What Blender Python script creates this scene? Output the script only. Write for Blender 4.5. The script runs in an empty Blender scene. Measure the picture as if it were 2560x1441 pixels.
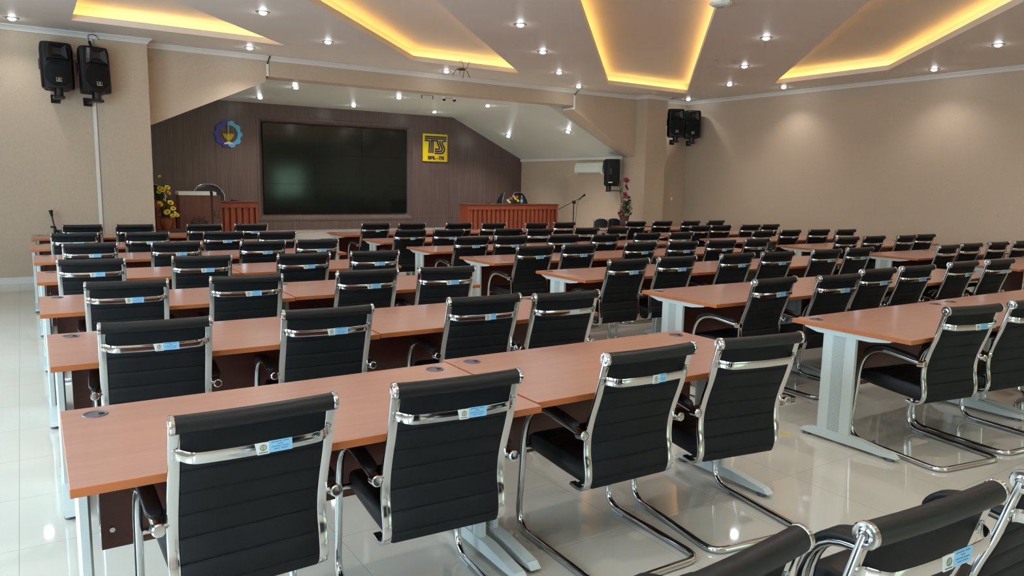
import bpy, bmesh, math, random
from mathutils import Vector, Matrix
random.seed(7)
R = math.radians
col = bpy.context.scene.collection
PI = math.pi

# ------------------------------------------------------------------ materials
def srgb(r, g, b):
    f = lambda c: (c/255/12.92) if c/255 <= .04045 else ((c/255+.055)/1.055)**2.4
    return (f(r), f(g), f(b), 1)
M = {}
def mat(name, color, rough=.5, metal=0, emit=None, estr=0, spec=None, coat=0, alpha=None, trans=0):
    m = bpy.data.materials.new(name); m.use_nodes = True
    b = m.node_tree.nodes['Principled BSDF']
    b.inputs['Base Color'].default_value = color
    b.inputs['Roughness'].default_value = rough
    b.inputs['Metallic'].default_value = metal
    if emit: b.inputs['Emission Color'].default_value = emit; b.inputs['Emission Strength'].default_value = estr
    if spec is not None: b.inputs['Specular IOR Level'].default_value = spec
    if coat: b.inputs['Coat Weight'].default_value = coat; b.inputs['Coat Roughness'].default_value = .08
    if trans: b.inputs['Transmission Weight'].default_value = trans
    M[name] = m
    return m
def nodes(m):
    nt = m.node_tree
    return nt, nt.nodes['Principled BSDF'], nt.nodes.new, nt.links.new
def texcoord(nt, scale=(1, 1, 1), kind='Object', loc=(0, 0, 0)):
    tc = nt.nodes.new('ShaderNodeTexCoord'); mp = nt.nodes.new('ShaderNodeMapping')
    mp.inputs['Scale'].default_value = scale; mp.inputs['Location'].default_value = loc
    nt.links.new(tc.outputs[kind], mp.inputs['Vector'])
    return mp.outputs['Vector']
def ramp(nt, fac, stops):
    r = nt.nodes.new('ShaderNodeValToRGB'); e = r.color_ramp.elements
    while len(e) < len(stops): e.new(.5)
    for k, (p, c) in enumerate(stops): e[k].position = p; e[k].color = c
    nt.links.new(fac, r.inputs['Fac']); return r.outputs['Color']
def noise(nt, vec, scale, detail=3, rough=.5):
    n = nt.nodes.new('ShaderNodeTexNoise'); n.inputs['Scale'].default_value = scale
    n.inputs['Detail'].default_value = detail; n.inputs['Roughness'].default_value = rough
    nt.links.new(vec, n.inputs['Vector']); return n.outputs['Fac']
def bump(nt, b, fac, strength=.1, dist=.01):
    n = nt.nodes.new('ShaderNodeBump'); n.inputs['Strength'].default_value = strength; n.inputs['Distance'].default_value = dist
    nt.links.new(fac, n.inputs['Height']); nt.links.new(n.outputs['Normal'], b.inputs['Normal'])

# wallpaper: beige with small satin speckles
m = mat('wallpaper', srgb(196, 174, 148), .5); nt, b, N, L = nodes(m)
v = texcoord(nt, (46, 46, 24))
f1 = noise(nt, v, 1.2, 4, .62)
c = ramp(nt, f1, [(.3, srgb(191, 170, 148)), (.7, srgb(198, 177, 154))]); L(c, b.inputs['Base Color'])
rr = ramp(nt, f1, [(.45, (.6,)*3+(1,)), (.62, (.34,)*3+(1,))]); L(rr, b.inputs['Roughness'])
bump(nt, b, f1, .3, .003)
# ceiling paint
m = mat('ceiling_paint', srgb(224, 216, 207), .5); nt, b, N, L = nodes(m)
v = texcoord(nt, (1, 1, 1)); f1 = noise(nt, v, .7, 2)
L(ramp(nt, f1, [(.3, srgb(222, 214, 205)), (.7, srgb(227, 219, 210))]), b.inputs['Base Color'])
m = mat('stage_ceiling_paint', srgb(214, 216, 208), .45); nt, b, N, L = nodes(m)
L(ramp(nt, noise(nt, texcoord(nt), .8, 2), [(.3, srgb(210, 212, 204)), (.7, srgb(216, 218, 210))]), b.inputs['Base Color'])
m = mat('cornice_white', srgb(226, 222, 214), .45)
m = mat('cove_inner', srgb(226, 205, 172), .6)
m = mat('led_strip', srgb(255, 190, 60), .5, emit=(1, .65, .18, 1), estr=7)
m = mat('lamp_glow', (1, 1, 1, 1), .5, emit=(.93, .97, 1, 1), estr=55)
# polished floor tiles
m = mat('floor_tiles', srgb(206, 200, 188), .045); nt, b, N, L = nodes(m)
v = texcoord(nt, (1, 1, 1), loc=(.10, .57, 0))
br = N('ShaderNodeTexBrick'); br.offset = 0; br.squash = 1
br.inputs['Scale'].default_value = 1; br.inputs['Brick Width'].default_value = .6; br.inputs['Row Height'].default_value = .6
br.inputs['Mortar Size'].default_value = .0016; br.inputs['Mortar Smooth'].default_value = .3
br.inputs['Color1'].default_value = srgb(206, 200, 188); br.inputs['Color2'].default_value = srgb(203, 197, 185)
br.inputs['Mortar'].default_value = srgb(166, 158, 146)
L(v, br.inputs['Vector'])
mx = N('ShaderNodeMix'); mx.data_type = 'RGBA'; mx.blend_type = 'MULTIPLY'; mx.inputs['Factor'].default_value = .10
L(br.outputs['Color'], mx.inputs['A'])
L(ramp(nt, noise(nt, v, 2.2, 5, .6), [(.3, (.72, .70, .68, 1)), (.7, (1, 1, 1, 1))]), mx.inputs['B'])
L(mx.outputs['Result'], b.inputs['Base Color'])
b.inputs['Specular IOR Level'].default_value = .75
m = mat('stage_floor', srgb(205, 200, 188), .12); nt, b, N, L = nodes(m)
L(ramp(nt, noise(nt, texcoord(nt), 1.5, 3), [(.3, srgb(200, 195, 183)), (.7, srgb(210, 205, 193))]), b.inputs['Base Color'])

def wood(name, c1, c2, rough, scale, bumpy=.03, coat=0, spec=.5):
    m = mat(name, c1, rough, coat=coat, spec=spec); nt, b, N, L = nodes(m)
    v = texcoord(nt, scale)
    f = noise(nt, v, 1, 6, .65)
    L(ramp(nt, f, [(.32, c1), (.68, c2)]), b.inputs['Base Color'])
    if bumpy: bump(nt, b, f, bumpy, .002)
    if coat: b.inputs['Coat Roughness'].default_value = .22
    return m
wood('desk_laminate', srgb(169, 117, 99), srgb(181, 128, 110), .34, (1.4, 22, 22), 0, coat=.6)
wood('desk_edge', srgb(170, 92, 46), srgb(182, 102, 54), .4, (2, 20, 20), 0)
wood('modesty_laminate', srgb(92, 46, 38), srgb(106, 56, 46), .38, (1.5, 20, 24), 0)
wood('stage_wall_wood', srgb(82, 66, 62), srgb(112, 93, 88), .34, (75, 75, 1.0), .05)
wood('counter_wood', srgb(124, 56, 36), srgb(150, 74, 48), .35, (16, 16, 1.6), .02)
wood('counter_edge', srgb(86, 38, 26), srgb(112, 54, 38), .3, (1.5, 16, 16), 0)
wood('lectern_wood', srgb(96, 56, 44), srgb(114, 70, 56), .4, (14, 14, 1.5), .02)
wood('lectern_carving', srgb(58, 36, 30), srgb(72, 46, 38), .5, (10, 10, 2), 0)
# metals / plastics / fabrics
mat('chrome', (.66, .67, .68, 1), .10, 1)
mat('steel_dull', (.55, .55, .55, 1), .32, 1)
m = mat('grey_steel', srgb(194, 200, 196), .33)
m = mat('perforated_steel', srgb(140, 148, 146), .42); nt, b, N, L = nodes(m)
vo = N('ShaderNodeTexVoronoi'); vo.inputs['Scale'].default_value = 110; vo.inputs['Randomness'].default_value = 0
L(texcoord(nt), vo.inputs['Vector'])
L(ramp(nt, vo.outputs['Distance'], [(.28, srgb(122, 128, 126)), (.4, srgb(182, 188, 184))]), b.inputs['Base Color'])
m = mat('black_mesh', srgb(15, 17, 19), .66, spec=.28); nt, b, N, L = nodes(m)
f = noise(nt, texcoord(nt, (260, 260, 260)), 1, 2)
L(ramp(nt, f, [(.3, srgb(10, 12, 14)), (.7, srgb(18, 20, 23))]), b.inputs['Base Color']); bump(nt, b, f, .25, .001)
m = mat('black_leather', srgb(16, 15, 17), .45, spec=.4); nt, b, N, L = nodes(m)
f = noise(nt, texcoord(nt, (120, 120, 120)), 1, 3)
bump(nt, b, f, .12, .001)
L(ramp(nt, f, [(.3, srgb(13, 12, 14)), (.7, srgb(19, 18, 20))]), b.inputs['Base Color'])
mat('black_plastic', srgb(13, 14, 17), .34)
mat('speaker_plastic', srgb(6, 7, 11), .45, spec=.35)
m = mat('speaker_grille', srgb(14, 14, 16), .6, spec=.2); nt, b, N, L = nodes(m)
vo = N('ShaderNodeTexVoronoi'); vo.inputs['Scale'].default_value = 160; vo.inputs['Randomness'].default_value = 0
L(texcoord(nt), vo.inputs['Vector'])
L(ramp(nt, vo.outputs['Distance'], [(.3, srgb(6, 6, 8)), (.45, srgb(18, 18, 22))]), b.inputs['Base Color'])
mat('grommet_grey', srgb(92, 86, 90), .35)
mat('grommet_hole', srgb(12, 12, 13), .6)
mat('sticker_white', srgb(205, 208, 200), .5)
mat('sticker_blue', srgb(128, 182, 212), .5)
mat('sticker_ink', srgb(62, 108, 150), .6)
mat('sticker_dark', srgb(70, 72, 84), .6)
mat('sticker_olive', srgb(150, 146, 70), .6)
mat('sticker_silver', srgb(178, 180, 180), .35)
mat('clear_glide', srgb(190, 200, 202), .25)
mat('display_glass', (.007, .009, .008, 1), .10, spec=.42)
mat('display_gap', (.001, .001, .001, 1), .6)
mat('white_plastic', srgb(228, 230, 222), .35)
mat('ac_plastic', srgb(226, 230, 214), .35)
mat('ac_side', srgb(170, 168, 154), .45)
mat('navy', srgb(62, 60, 168), .3)
mat('navy_dark', srgb(50, 42, 92), .35)
mat('sky_blue', srgb(96, 190, 236), .3)
mat('sign_yellow', srgb(238, 206, 22), .3)
mat('lotus_yellow', srgb(212, 190, 26), .35)
mat('lotus_line', srgb(110, 96, 14), .5)
mat('emblem_grey', srgb(150, 146, 146), .3)
mat('emblem_white', srgb(226, 224, 216), .35)
mat('petal_yellow', srgb(232, 214, 60), .6)
mat('petal_gold', srgb(226, 160, 40), .6)
mat('petal_white', srgb(232, 228, 196), .6)
mat('petal_maroon', srgb(126, 26, 46), .55)
mat('petal_pink', srgb(206, 150, 160), .6)
mat('petal_purple', srgb(128, 66, 118), .6)
mat('petal_orange', srgb(206, 104, 60), .6)
mat('leaf_green', srgb(46, 92, 38), .5)
mat('leaf_dark', srgb(28, 52, 32), .5)
mat('leaf_bright', srgb(66, 136, 46), .5)
m = mat('terracotta', srgb(150, 82, 50), .6); nt, b, N, L = nodes(m)
L(ramp(nt, noise(nt, texcoord(nt, (9, 9, 3)), 1, 3), [(.3, srgb(124, 62, 36)), (.7, srgb(168, 96, 60))]), b.inputs['Base Color'])
mat('brown_pot', srgb(96, 62, 52), .45)
mat('bottle_plastic', srgb(190, 215, 225), .1, trans=.85)
mat('bottle_label', srgb(150, 190, 210), .4)
mat('chair_back_leather', srgb(34, 38, 46), .3)
mat('tape_yellow', srgb(206, 186, 60), .5)
mat('window_frame_white', srgb(212, 212, 208), .4)
mat('window_daylight', (1, 1, 1, 1), .4, emit=(.58, .82, 1, 1), estr=10)
mat('door_daylight', (1, 1, 1, 1), .4, emit=(.55, 1, .72, 1), estr=2.6)
mat('brown_wire', srgb(84, 62, 38), .5)

# ------------------------------------------------------------------ helpers
def link(name, bm, m, parent=None, ang=35):
    me = bpy.data.meshes.new(name); bmesh.ops.recalc_face_normals(bm, faces=bm.faces[:])
    bm.to_mesh(me); bm.free()
    for mm in (m if isinstance(m, (list, tuple)) else [m]): me.materials.append(M[mm])
    for p in me.polygons: p.use_smooth = True
    me.set_sharp_from_angle(angle=R(ang))
    o = bpy.data.objects.new(name, me); col.objects.link(o)
    if parent: o.parent = parent
    return o
def tag(o, label=None, cat=None, group=None, kind=None):
    if label: o['label'] = label
    if cat: o['category'] = cat
    if group: o['group'] = group
    if kind: o['kind'] = kind
    return o
def thing(name, label, cat, loc=(0, 0, 0), rz=0, group=None):
    o = bpy.data.objects.new(name, None); o.empty_display_size = .1; col.objects.link(o)
    o.location = loc; o.rotation_euler = (0, 0, rz)
    return tag(o, label, cat, group)
def struct(name, bm, m, ang=35):
    return tag(link(name, bm, m, None, ang), kind='structure')
def copy_tree(o, parent=None):
    c = o.copy(); col.objects.link(c)
    if parent: c.parent = parent
    for ch in list(o.children): copy_tree(ch, c)
    return c
def BM(): return bmesh.new()
def box(bm, x0, x1, y0, y1, z0, z1, bev=0, seg=2, mi=0, xf=None):
    r = bmesh.ops.create_cube(bm, size=1)
    vs = r['verts']
    for v in vs:
        v.co = Vector(((x0+x1)/2 + v.co.x*(x1-x0), (y0+y1)/2 + v.co.y*(y1-y0), (z0+z1)/2 + v.co.z*(z1-z0)))
    fs = list({f for v in vs for f in v.link_faces})
    for f in fs: f.material_index = mi
    if bev:
        es = list({e for v in vs for e in v.link_edges})
        rr = bmesh.ops.bevel(bm, geom=es, offset=bev, segments=seg, profile=.5, affect='EDGES')
        vs = list({v for f in rr['faces'] for v in f.verts} | {v for v in vs if v.is_valid})
        for f in rr['faces']: f.material_index = mi
    if xf:
        for v in vs: v.co = xf @ v.co
    return vs
def prism(bm, poly, z0, z1, axis='z', mi=0, xf=None):
    """extrude a 2D polygon; axis z: (x,y); axis y: (x,z); axis x: (y,z)"""
    def P(a, b, c):
        return Vector({'z': (a, b, c), 'y': (a, c, b), 'x': (c, a, b)}[axis])
    A = [bm.verts.new(P(a, b, z0)) for a, b in poly]; B = [bm.verts.new(P(a, b, z1)) for a, b in poly]
    n = len(poly); fs = [bm.faces.new(A), bm.faces.new(B[::-1])]
    for i in range(n): fs.append(bm.faces.new((A[i], A[(i+1) % n], B[(i+1) % n], B[i])))
    for f in fs: f.material_index = mi
    if xf:
        for v in A+B: v.co = xf @ v.co
    return A+B
def sweep(bm, path, prof, closed=False, normal=(0, 0, 1), caps=True, mi=0, scale=None):
    P = [Vector(p) for p in path]; n = len(P); rings = []
    nrm = Vector(normal); prev = None
    for i in range(n):
        if closed: t = (P[(i+1) % n]-P[i-1])
        else: t = P[min(i+1, n-1)]-P[max(i-1, 0)]
        t.normalize()
        if prev is None:
            if abs(nrm.dot(t)) > .95: nrm = Vector((1, 0, 0)) if abs(t.x) < .9 else Vector((0, 1, 0))
            nrm = (nrm - t*nrm.dot(t)).normalized()
        else:
            nrm = (nrm - t*nrm.dot(t)).normalized()
        prev = t; bn = t.cross(nrm)
        s = scale[i] if scale else 1
        rings.append([bm.verts.new(P[i] + nrm*a*s + bn*b_*s) for a, b_ in prof])
    k = len(prof)
    for i in range(n if closed else n-1):
        A, B = rings[i], rings[(i+1) % n]
        for j in range(k):
            f = bm.faces.new((A[j], A[(j+1) % k], B[(j+1) % k], B[j])); f.material_index = mi
    if caps and not closed:
        for rg, rv in ((rings[0], True), (rings[-1], False)):
            f = bm.faces.new(rg[::-1] if rv else rg); f.material_index = mi
    return rings
def circ(r, n=10): return [(r*math.cos(2*PI*i/n), r*math.sin(2*PI*i/n)) for i in range(n)]
def rrect(w, h, r, n=3):
    o = []
    for cx, cy, a0 in ((w/2-r, h/2-r, 0), (-w/2+r, h/2-r, 90), (-w/2+r, -h/2+r, 180), (w/2-r, -h/2+r, 270)):
        for k in range(n+1):
            a = R(a0+90*k/n); o.append((cx+r*math.cos(a), cy+r*math.sin(a)))
    return o
def tube(bm, path, r, n=10, closed=False, mi=0, scale=None): return sweep(bm, path, circ(r, n), closed, mi=mi, scale=scale)
def fillet(pts, r, n=6):
    P = [Vector(p) for p in pts]; out = [P[0]]
    for i in range(1, len(P)-1):
        rr = r[i] if isinstance(r, (list, tuple)) else r
        a = (P[i-1]-P[i]); b_ = (P[i+1]-P[i]); d = min(rr, a.length*.49, b_.length*.49)
        s = P[i]+a.normalized()*d; e = P[i]+b_.normalized()*d
        for k in range(n+1):
            t = k/n; out.append(s*(1-t)**2 + P[i]*2*t*(1-t) + e*t*t)
    out.append(P[-1]); return out
def catmull(pts, n=6):
    P = [Vector(p) for p in pts]; out = []
    for i in range(len(P)-1):
        p0 = P[max(i-1, 0)]; p1 = P[i]; p2 = P[i+1]; p3 = P[min(i+2, len(P)-1)]
        for k in range(n):
            t = k/n
            out.append(.5*((2*p1)+(p2-p0)*t+(2*p0-5*p1+4*p2-p3)*t*t+(3*p1-p0-3*p2+p3)*t**3))
    out.append(P[-1]); return out
def lathe(bm, prof, n=24, c=(0, 0, 0), mi=0, xf=None):
    rings = []; allv = []
    for r, z in prof:
        if r < 1e-6: rg = [bm.verts.new(Vector(c)+Vector((0, 0, z)))]
        else: rg = [bm.verts.new(Vector(c)+Vector((r*math.cos(2*PI*i/n), r*math.sin(2*PI*i/n), z))) for i in range(n)]
        rings.append(rg); allv += rg
    for A, B in zip(rings, rings[1:]):
        for i in range(n):
            q = [A[i % len(A)], A[(i+1) % len(A)], B[(i+1) % len(B)], B[i % len(B)]]
            q = list(dict.fromkeys(q))
            if len(q) > 2: f = bm.faces.new(q); f.material_index = mi
    if xf:
        for v in allv: v.co = xf @ v.co
    return allv
def cyl(bm, p0, p1, r, n=12, mi=0): return tube(bm, [p0, p1], r, n, mi=mi)
def offset(poly, d, closed=True):
    """offset a 2D polyline to its right-hand side by d, mitred"""
    n = len(poly); out = []
    for i in range(n):
        p = Vector(poly[i])
        def nr(a, b_):
            t = (Vector(b_)-Vector(a)).normalized(); return Vector((t.y, -t.x))
        if closed or 0 < i < n-1:
            n1 = nr(poly[i-1], poly[i]); n2 = nr(poly[i], poly[(i+1) % n])
        elif i == 0: n1 = n2 = nr(poly[0], poly[1])
        else: n1 = n2 = nr(poly[-2], poly[-1])
        m_ = (n1+n2); m_ = m_/max(m_.dot(n1), .35)
        out.append((p.x+m_.x*d, p.y+m_.y*d))
    return out
def strip_profile(bm, poly, prof, closed, mi=0):
    """profile points (d, z): d to the right-hand side of the path"""
    rows = [[bm.verts.new((x, y, z)) for x, y in offset(poly, d, closed)] for d, z in prof]
    n = len(poly)
    for A, B in zip(rows, rows[1:]):
        for i in range(n if closed else n-1):
            f = bm.faces.new((A[i], A[(i+1) % n], B[(i+1) % n], B[i])); f.material_index = mi

# ------------------------------------------------------------------ the room
ZC = 3.70; XL, XR = -2.6, 13.95; YB = -4.0; YW = 13.0; YP = 12.93; YBM = 13.3; YS = 18.05; ZS = .385; XS0, XS1 = 1.80, 12.22; ZSC = 3.37
bm = BM(); box(bm, XL-.15, XR+.15, YB-.15, 13.6, -.12, 0); struct('floor', bm, 'floor_tiles')
bm = BM(); box(bm, XS0-.1, XS1+.1, 13.6, YS+.2, 0, ZS); struct('floor_stage', bm, 'stage_floor')
bm = BM(); box(bm, XL, 1.13, YW, YW+.35, 0, ZC+.3); struct('wall_front_left', bm, 'wallpaper')
bm = BM(); prism(bm, [(1.035, YW), (1.13, YP), (1.75, YP), (1.75, 13.7), (1.035, 13.7)], 0, ZC+.3); struct('wall_pillar_left', bm, 'wallpaper')
bm = BM(); box(bm, 1.75, 12.25, YBM, 13.7, ZSC-.01, ZC+.3); struct('wall_lintel', bm, 'wallpaper')
bm = BM(); box(bm, 12.25, 12.89, YP, 13.7, 0, ZC+.3); struct('wall_pillar_right', bm, 'wallpaper')
bm = BM(); box(bm, 12.89, XR+.15, YBM, 13.7, 0, ZC+.3); struct('wall_front_right', bm, 'wallpaper')
bm = BM(); box(bm, XR, XR+.15, YB, YBM, 0, ZC+.3); struct('wall_right', bm, 'wallpaper')
# gussets under the lintel, standing a little proud of it
for nm, poly in (('wall_gusset_left', [(1.75, 3.455), (3.64, 3.455), (3.64, 3.27), (1.75, 2.40)]),
                 ('wall_gusset_right', [(10.37, 3.45), (12.25, 3.45), (12.25, 2.29), (10.37, 3.25)])):
    bm = BM(); prism(bm, poly, YBM-.012, 13.69, 'y'); struct(nm, bm, 'wallpaper')
# stage: side walls, ceiling with sloped flanks
bm = BM(); box(bm, XS1, XS1+.15, 13.7, YS+.1, 0, 3.6); struct('wall_stage_right', bm, 'wallpaper')
bm = BM(); box(bm, XS0-.15, XS0, 13.7, YS+.1, 0, 3.6); struct('wall_stage_left', bm, 'wallpaper')
bm = BM()
cs = [(XS0, 2.47), (3.66, ZSC), (9.93, ZSC), (XS1, 2.31)]
prism(bm, cs + [(XS1, 3.62), (XS0, 3.62)], 13.7, YS+.1, 'y'); struct('ceiling_stage', bm, 'stage_ceiling_paint')
bm = BM()
sweep(bm, [(XS1-.022, 13.7, 2.285), (XS1-.022, YS, 2.285)], rrect(.075, .044, .012)); struct('trim_1', bm, 'cornice_white')
# back wall of the stage in dark wood with the recess for the video wall
kx = lambda x: x*1.0123
kz = lambda z: 1.59+(z-1.59)*1.0123
RX0, RX1, RZ0, RZ1 = kx(4.68), kx(8.60), kz(.68), kz(3.02)
TX0, TX1, TZ0, TZ1 = kx(4.79), kx(8.47), kz(.80), kz(2.92)
bm = BM()
def quad(bm, pts, mi=0):
    f = bm.faces.new([bm.verts.new(p) for p in pts]); f.material_index = mi; return f
for x0, x1, z0, z1 in ((XS0, RX0, ZS, 3.5), (RX1, XS1, ZS, 3.5), (RX0, RX1, ZS, RZ0), (RX0, RX1, RZ1, 3.5)):
    quad(bm, [(x0, YS, z0), (x1, YS, z0), (x1, YS, z1), (x0, YS, z1)])
YT = YS+.13
O = [(RX0, YS, RZ0), (RX1, YS, RZ0), (RX1, YS, RZ1), (RX0, YS, RZ1)]
I = [(TX0, YT, TZ0), (TX1, YT, TZ0), (TX1, YT, TZ1), (TX0, YT, TZ1)]
for k in range(4): quad(bm, [O[k], O[(k+1) % 4], I[(k+1) % 4], I[k]])
quad(bm, [(TX0, YT, TZ0), (TX1, YT, TZ0), (TX1, YT, TZ1), (TX0, YT, TZ1)])
struct('wall_stage_back', bm, 'stage_wall_wood')
# thin raised moulding around the recess and the joints between wood panels
bm = BM()
for x0, x1, z0, z1 in ((RX0-.05, RX0, RZ0-.05, RZ1+.05), (RX1, RX1+.05, RZ0-.05, RZ1+.05), (RX0, RX1, RZ1, RZ1+.05), (RX0, RX1, RZ0-.05, RZ0)):
    box(bm, x0, x1, YS-.012, YS+.01, z0, z1, .003, 1)
struct('trim_2', bm, 'stage_wall_wood')
bm = BM()
for x in (kx(4.62)-.9, kx(9.70), kx(10.9)): box(bm, x-.002, x+.002, YS-.001, YS+.01, ZS, 3.36)
for x0, x1, z in ((XS0, RX0-.05, kz(.66)), (RX1+.05, XS1, kz(.66))): box(bm, x0, x1, YS-.001, YS+.01, z-.002, z+.002)
for x in (5.0, 8.35): box(bm, x-.002, x+.002, YS-.001, YS+.01, RZ1+.05, 3.36)
struct('trim_3', bm, 'display_gap')

# cove outlines (diagonal stripes clipped by a border)
coves = [
    [(.71, 8.95), (.71, 12.08), (3.62, 12.08)],
    [(.71, 4.45), (.71, 6.50), (5.86, 12.08), (8.10, 12.08)],
    [(.71, -.17), (.71, 1.98), (10.36, 12.14), (12.68, 12.14)],
    [(3.0, -2.5), (.75, -2.5), (12.8, 9.91), (12.8, 7.52)],
    [(7.5, -2.5), (5.2, -2.5), (12.8, 5.2), (12.8, 2.8)],  # unseen fifth stripe, added at the same pitch for its light
]
def area(p): return sum(p[i-1][0]*p[i][1]-p[i][0]*p[i-1][1] for i in range(len(p)))/2
coves = [p if area(p) > 0 else p[::-1] for p in coves]     # CCW: right-hand side is outside
bm = BM()
def loop_edges(bm, pts, z):
    vs = [bm.verts.new((x, y, z)) for x, y in pts]
    return [bm.edges.new((vs[i-1], vs[i])) for i in range(len(vs))]
es = loop_edges(bm, [(XL, YB), (XR, YB), (XR, YBM), (XL, YBM)], ZC)
for p in coves: es += loop_edges(bm, p, ZC)
bmesh.ops.triangle_fill(bm, edges=es, use_beauty=True)
# remove any triangles inside the openings
def inside(pt, poly):
    c_ = False; j = len(poly)-1
    for i in range(len(poly)):
        if (poly[i][1] > pt[1]) != (poly[j][1] > pt[1]) and pt[0] < (poly[j][0]-poly[i][0])*(pt[1]-poly[i][1])/(poly[j][1]-poly[i][1])+poly[i][0]: c_ = not c_
        j = i
    return c_
bad = [f for f in bm.faces if any(inside(f.calc_center_median(), p) for p in coves)]
bmesh.ops.delete(bm, geom=bad, context='FACES_ONLY')
struct('ceiling', bm, 'ceiling_paint')
for k, p in enumerate(coves):
    bm = BM()
    strip_profile(bm, p, [(0, ZC), (0, ZC+.085), (.018, ZC+.085), (.018, ZC+.03), (.13, ZC+.03), (.13, ZC+.235)], True)
    top = [bm.verts.new((x, y, ZC+.235)) for x, y in offset(p, .13)]
    f = bm.faces.new(top); bmesh.ops.triangulate(bm, faces=[f])
    struct('trim_%d' % (k+4), bm, 'cove_inner' if False else 'ceiling_paint')
    bm = BM()
    strip_profile(bm, p, [(.022, ZC+.032), (.022, ZC+.089), (.034, ZC+.089), (.034, ZC+.032)], True)
    o = link('light_strip', bm, 'led_strip')
    tag(o, ['glowing amber light strip around the triangular cove by the left speakers',
            'glowing amber light strip in the slanted cove over the video wall',
            'glowing amber light strip in the long central cove beside the ceiling detector',
            'glowing amber light strip in the cove nearest the plain right wall',
            'glowing amber light strip in the cove behind and right of the viewer'][k], 'light strip', 'amber light strips in the ceiling coves')
# cornice along the front and right walls
bm = BM()
cp = [(XL, YW), (1.035, YW), (1.13, YP), (1.75, YP), (1.75, YBM), (12.25, YBM), (12.25, YP), (12.89, YP), (12.89, YBM), (XR, YBM), (XR, YB)]
strip_profile(bm, cp, [(0, ZC-.075), (.012, ZC-.075), (.014, ZC-.06), (.024, ZC-.045), (.05, ZC-.022), (.066, ZC-.014), (.07, ZC-.012), (.07, ZC+.001)], False)
struct('trim_9', bm, 'cornice_white')
bm = BM(); box(bm, XL, 1.035, YW-.014, YW+.01, 0, .10, .003, 1); struct('baseboard_front', bm, 'cornice_white')
bm = BM(); box(bm, XR-.014, XR+.01, YB, YBM, 0, .10, .003, 1); struct('baseboard_right', bm, 'cornice_white')
# left and back walls with daylight windows
wy = [(-3.2, -1.0), (.2, 2.4), (3.6, 5.8), (7.0, 9.2)]
bm = BM(); box(bm, XL-.15, XL, YB, 13.2, 0, .7); box(bm, XL-.15, XL, YB, 13.2, 2.9, ZC+.3)
ys = [YB]+[v for w in wy for v in w]+[13.2]
for k in range(0, len(ys), 2): box(bm, XL-.15, XL, ys[k], ys[k+1], .7, 2.9)
struct('wall_left', bm, 'wallpaper')
for k, (y0, y1) in enumerate(wy):
    bm = BM()
    for a, b_ in ((y0, y0+.05), (y1-.05, y1), ((y0+y1)/2-.03, (y0+y1)/2+.03)): box(bm, XL-.12, XL-.02, a, b_, .7, 2.9)
    for a, b_ in ((.7, .75), (2.85, 2.9)): box(bm, XL-.12, XL-.02, y0, y1, a, b_)
    w = struct('window_%d' % (k+1), bm, 'window_frame_white')
    bm = BM(); box(bm, XL-.09, XL-.08, y0+.04, y1-.04, .74, 2.86); link('window_pane', bm, 'window_daylight', w)
bx = [(11.35, 12.85), (4.0, 6.0)]  # second glazed doorway is unseen, added as a light source
bm = BM()
xs = [XL-.15, 4.0, 6.0, 11.35, 12.85, XR+.15]
for k in (0, 2, 4): box(bm, xs[k], xs[k+1], YB-.15, YB, 0, ZC+.3)
for a, b_ in bx: box(bm, a, b_, YB-.15, YB, 2.3, ZC+.3)
struct('wall_back', bm, 'wallpaper')
for k, (a, b_) in enumerate(bx):
    bm = BM()
    for c0, c1 in ((a, a+.08), (b_-.08, b_), ((a+b_)/2-.06, (a+b_)/2+.06)): box(bm, c0, c1, YB-.1, YB-.02, 0, 2.3)
    box(bm, a, b_, YB-.1, YB-.02, 2.22, 2.3); box(bm, a, b_, YB-.1, YB-.02, 0, .5)
    d = struct('door_%d' % (k+1), bm, 'window_frame_white')
    bm = BM(); box(bm, a+.05, b_-.05, YB-.08, YB-.07, .45, 2.25); link('door_pane', bm, 'door_daylight', d)

# ------------------------------------------------------------------ downlights
def make_downlight():
    t = thing('downlight', 'x', 'ceiling light')
    bm = BM(); lathe(bm, [(.050, -.001), (.052, -.008), (.070, -.010), (.084, -.006), (.088, 0), (.088, .004)], 28); link('trim_ring', bm, 'steel_dull', t)
    bm = BM(); lathe(bm, [(.0, -.036), (.02, -.034), (.036, -.026), (.046, -.012), (.049, -.001), (.049, .002)], 24); link('bulb', bm, 'lamp_glow', t)
    return t
dl0 = None
def downlight(x, y, z, label, group, tilt=0, energy=60, real=True):
    global dl0
    if dl0 is None: dl0 = make_downlight(); o = dl0
    else: o = copy_tree(dl0)
    o.location = (x, y, z); o.rotation_euler = (0, tilt, 0)
    tag(o, label, 'ceiling light', group)
    return o
spots = []
def lamp(x, y, z, energy, tilt=0):
    ld = bpy.data.lights.new('downlight_lamp', 'SPOT'); ld.energy = energy; ld.spot_size = R(125); ld.spot_blend = .9
    ld.shadow_soft_size = .05; ld.color = (1, .975, .94)
    lo = bpy.data.objects.new('downlight_lamp', ld); col.objects.link(lo); lo.location = (x, y, z-.06); lo.rotation_euler = (0, tilt, 0)
    spots.append(lo)
G1 = 'round downlights in the main ceiling'; G2 = 'round downlights in the white stage ceiling'
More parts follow.
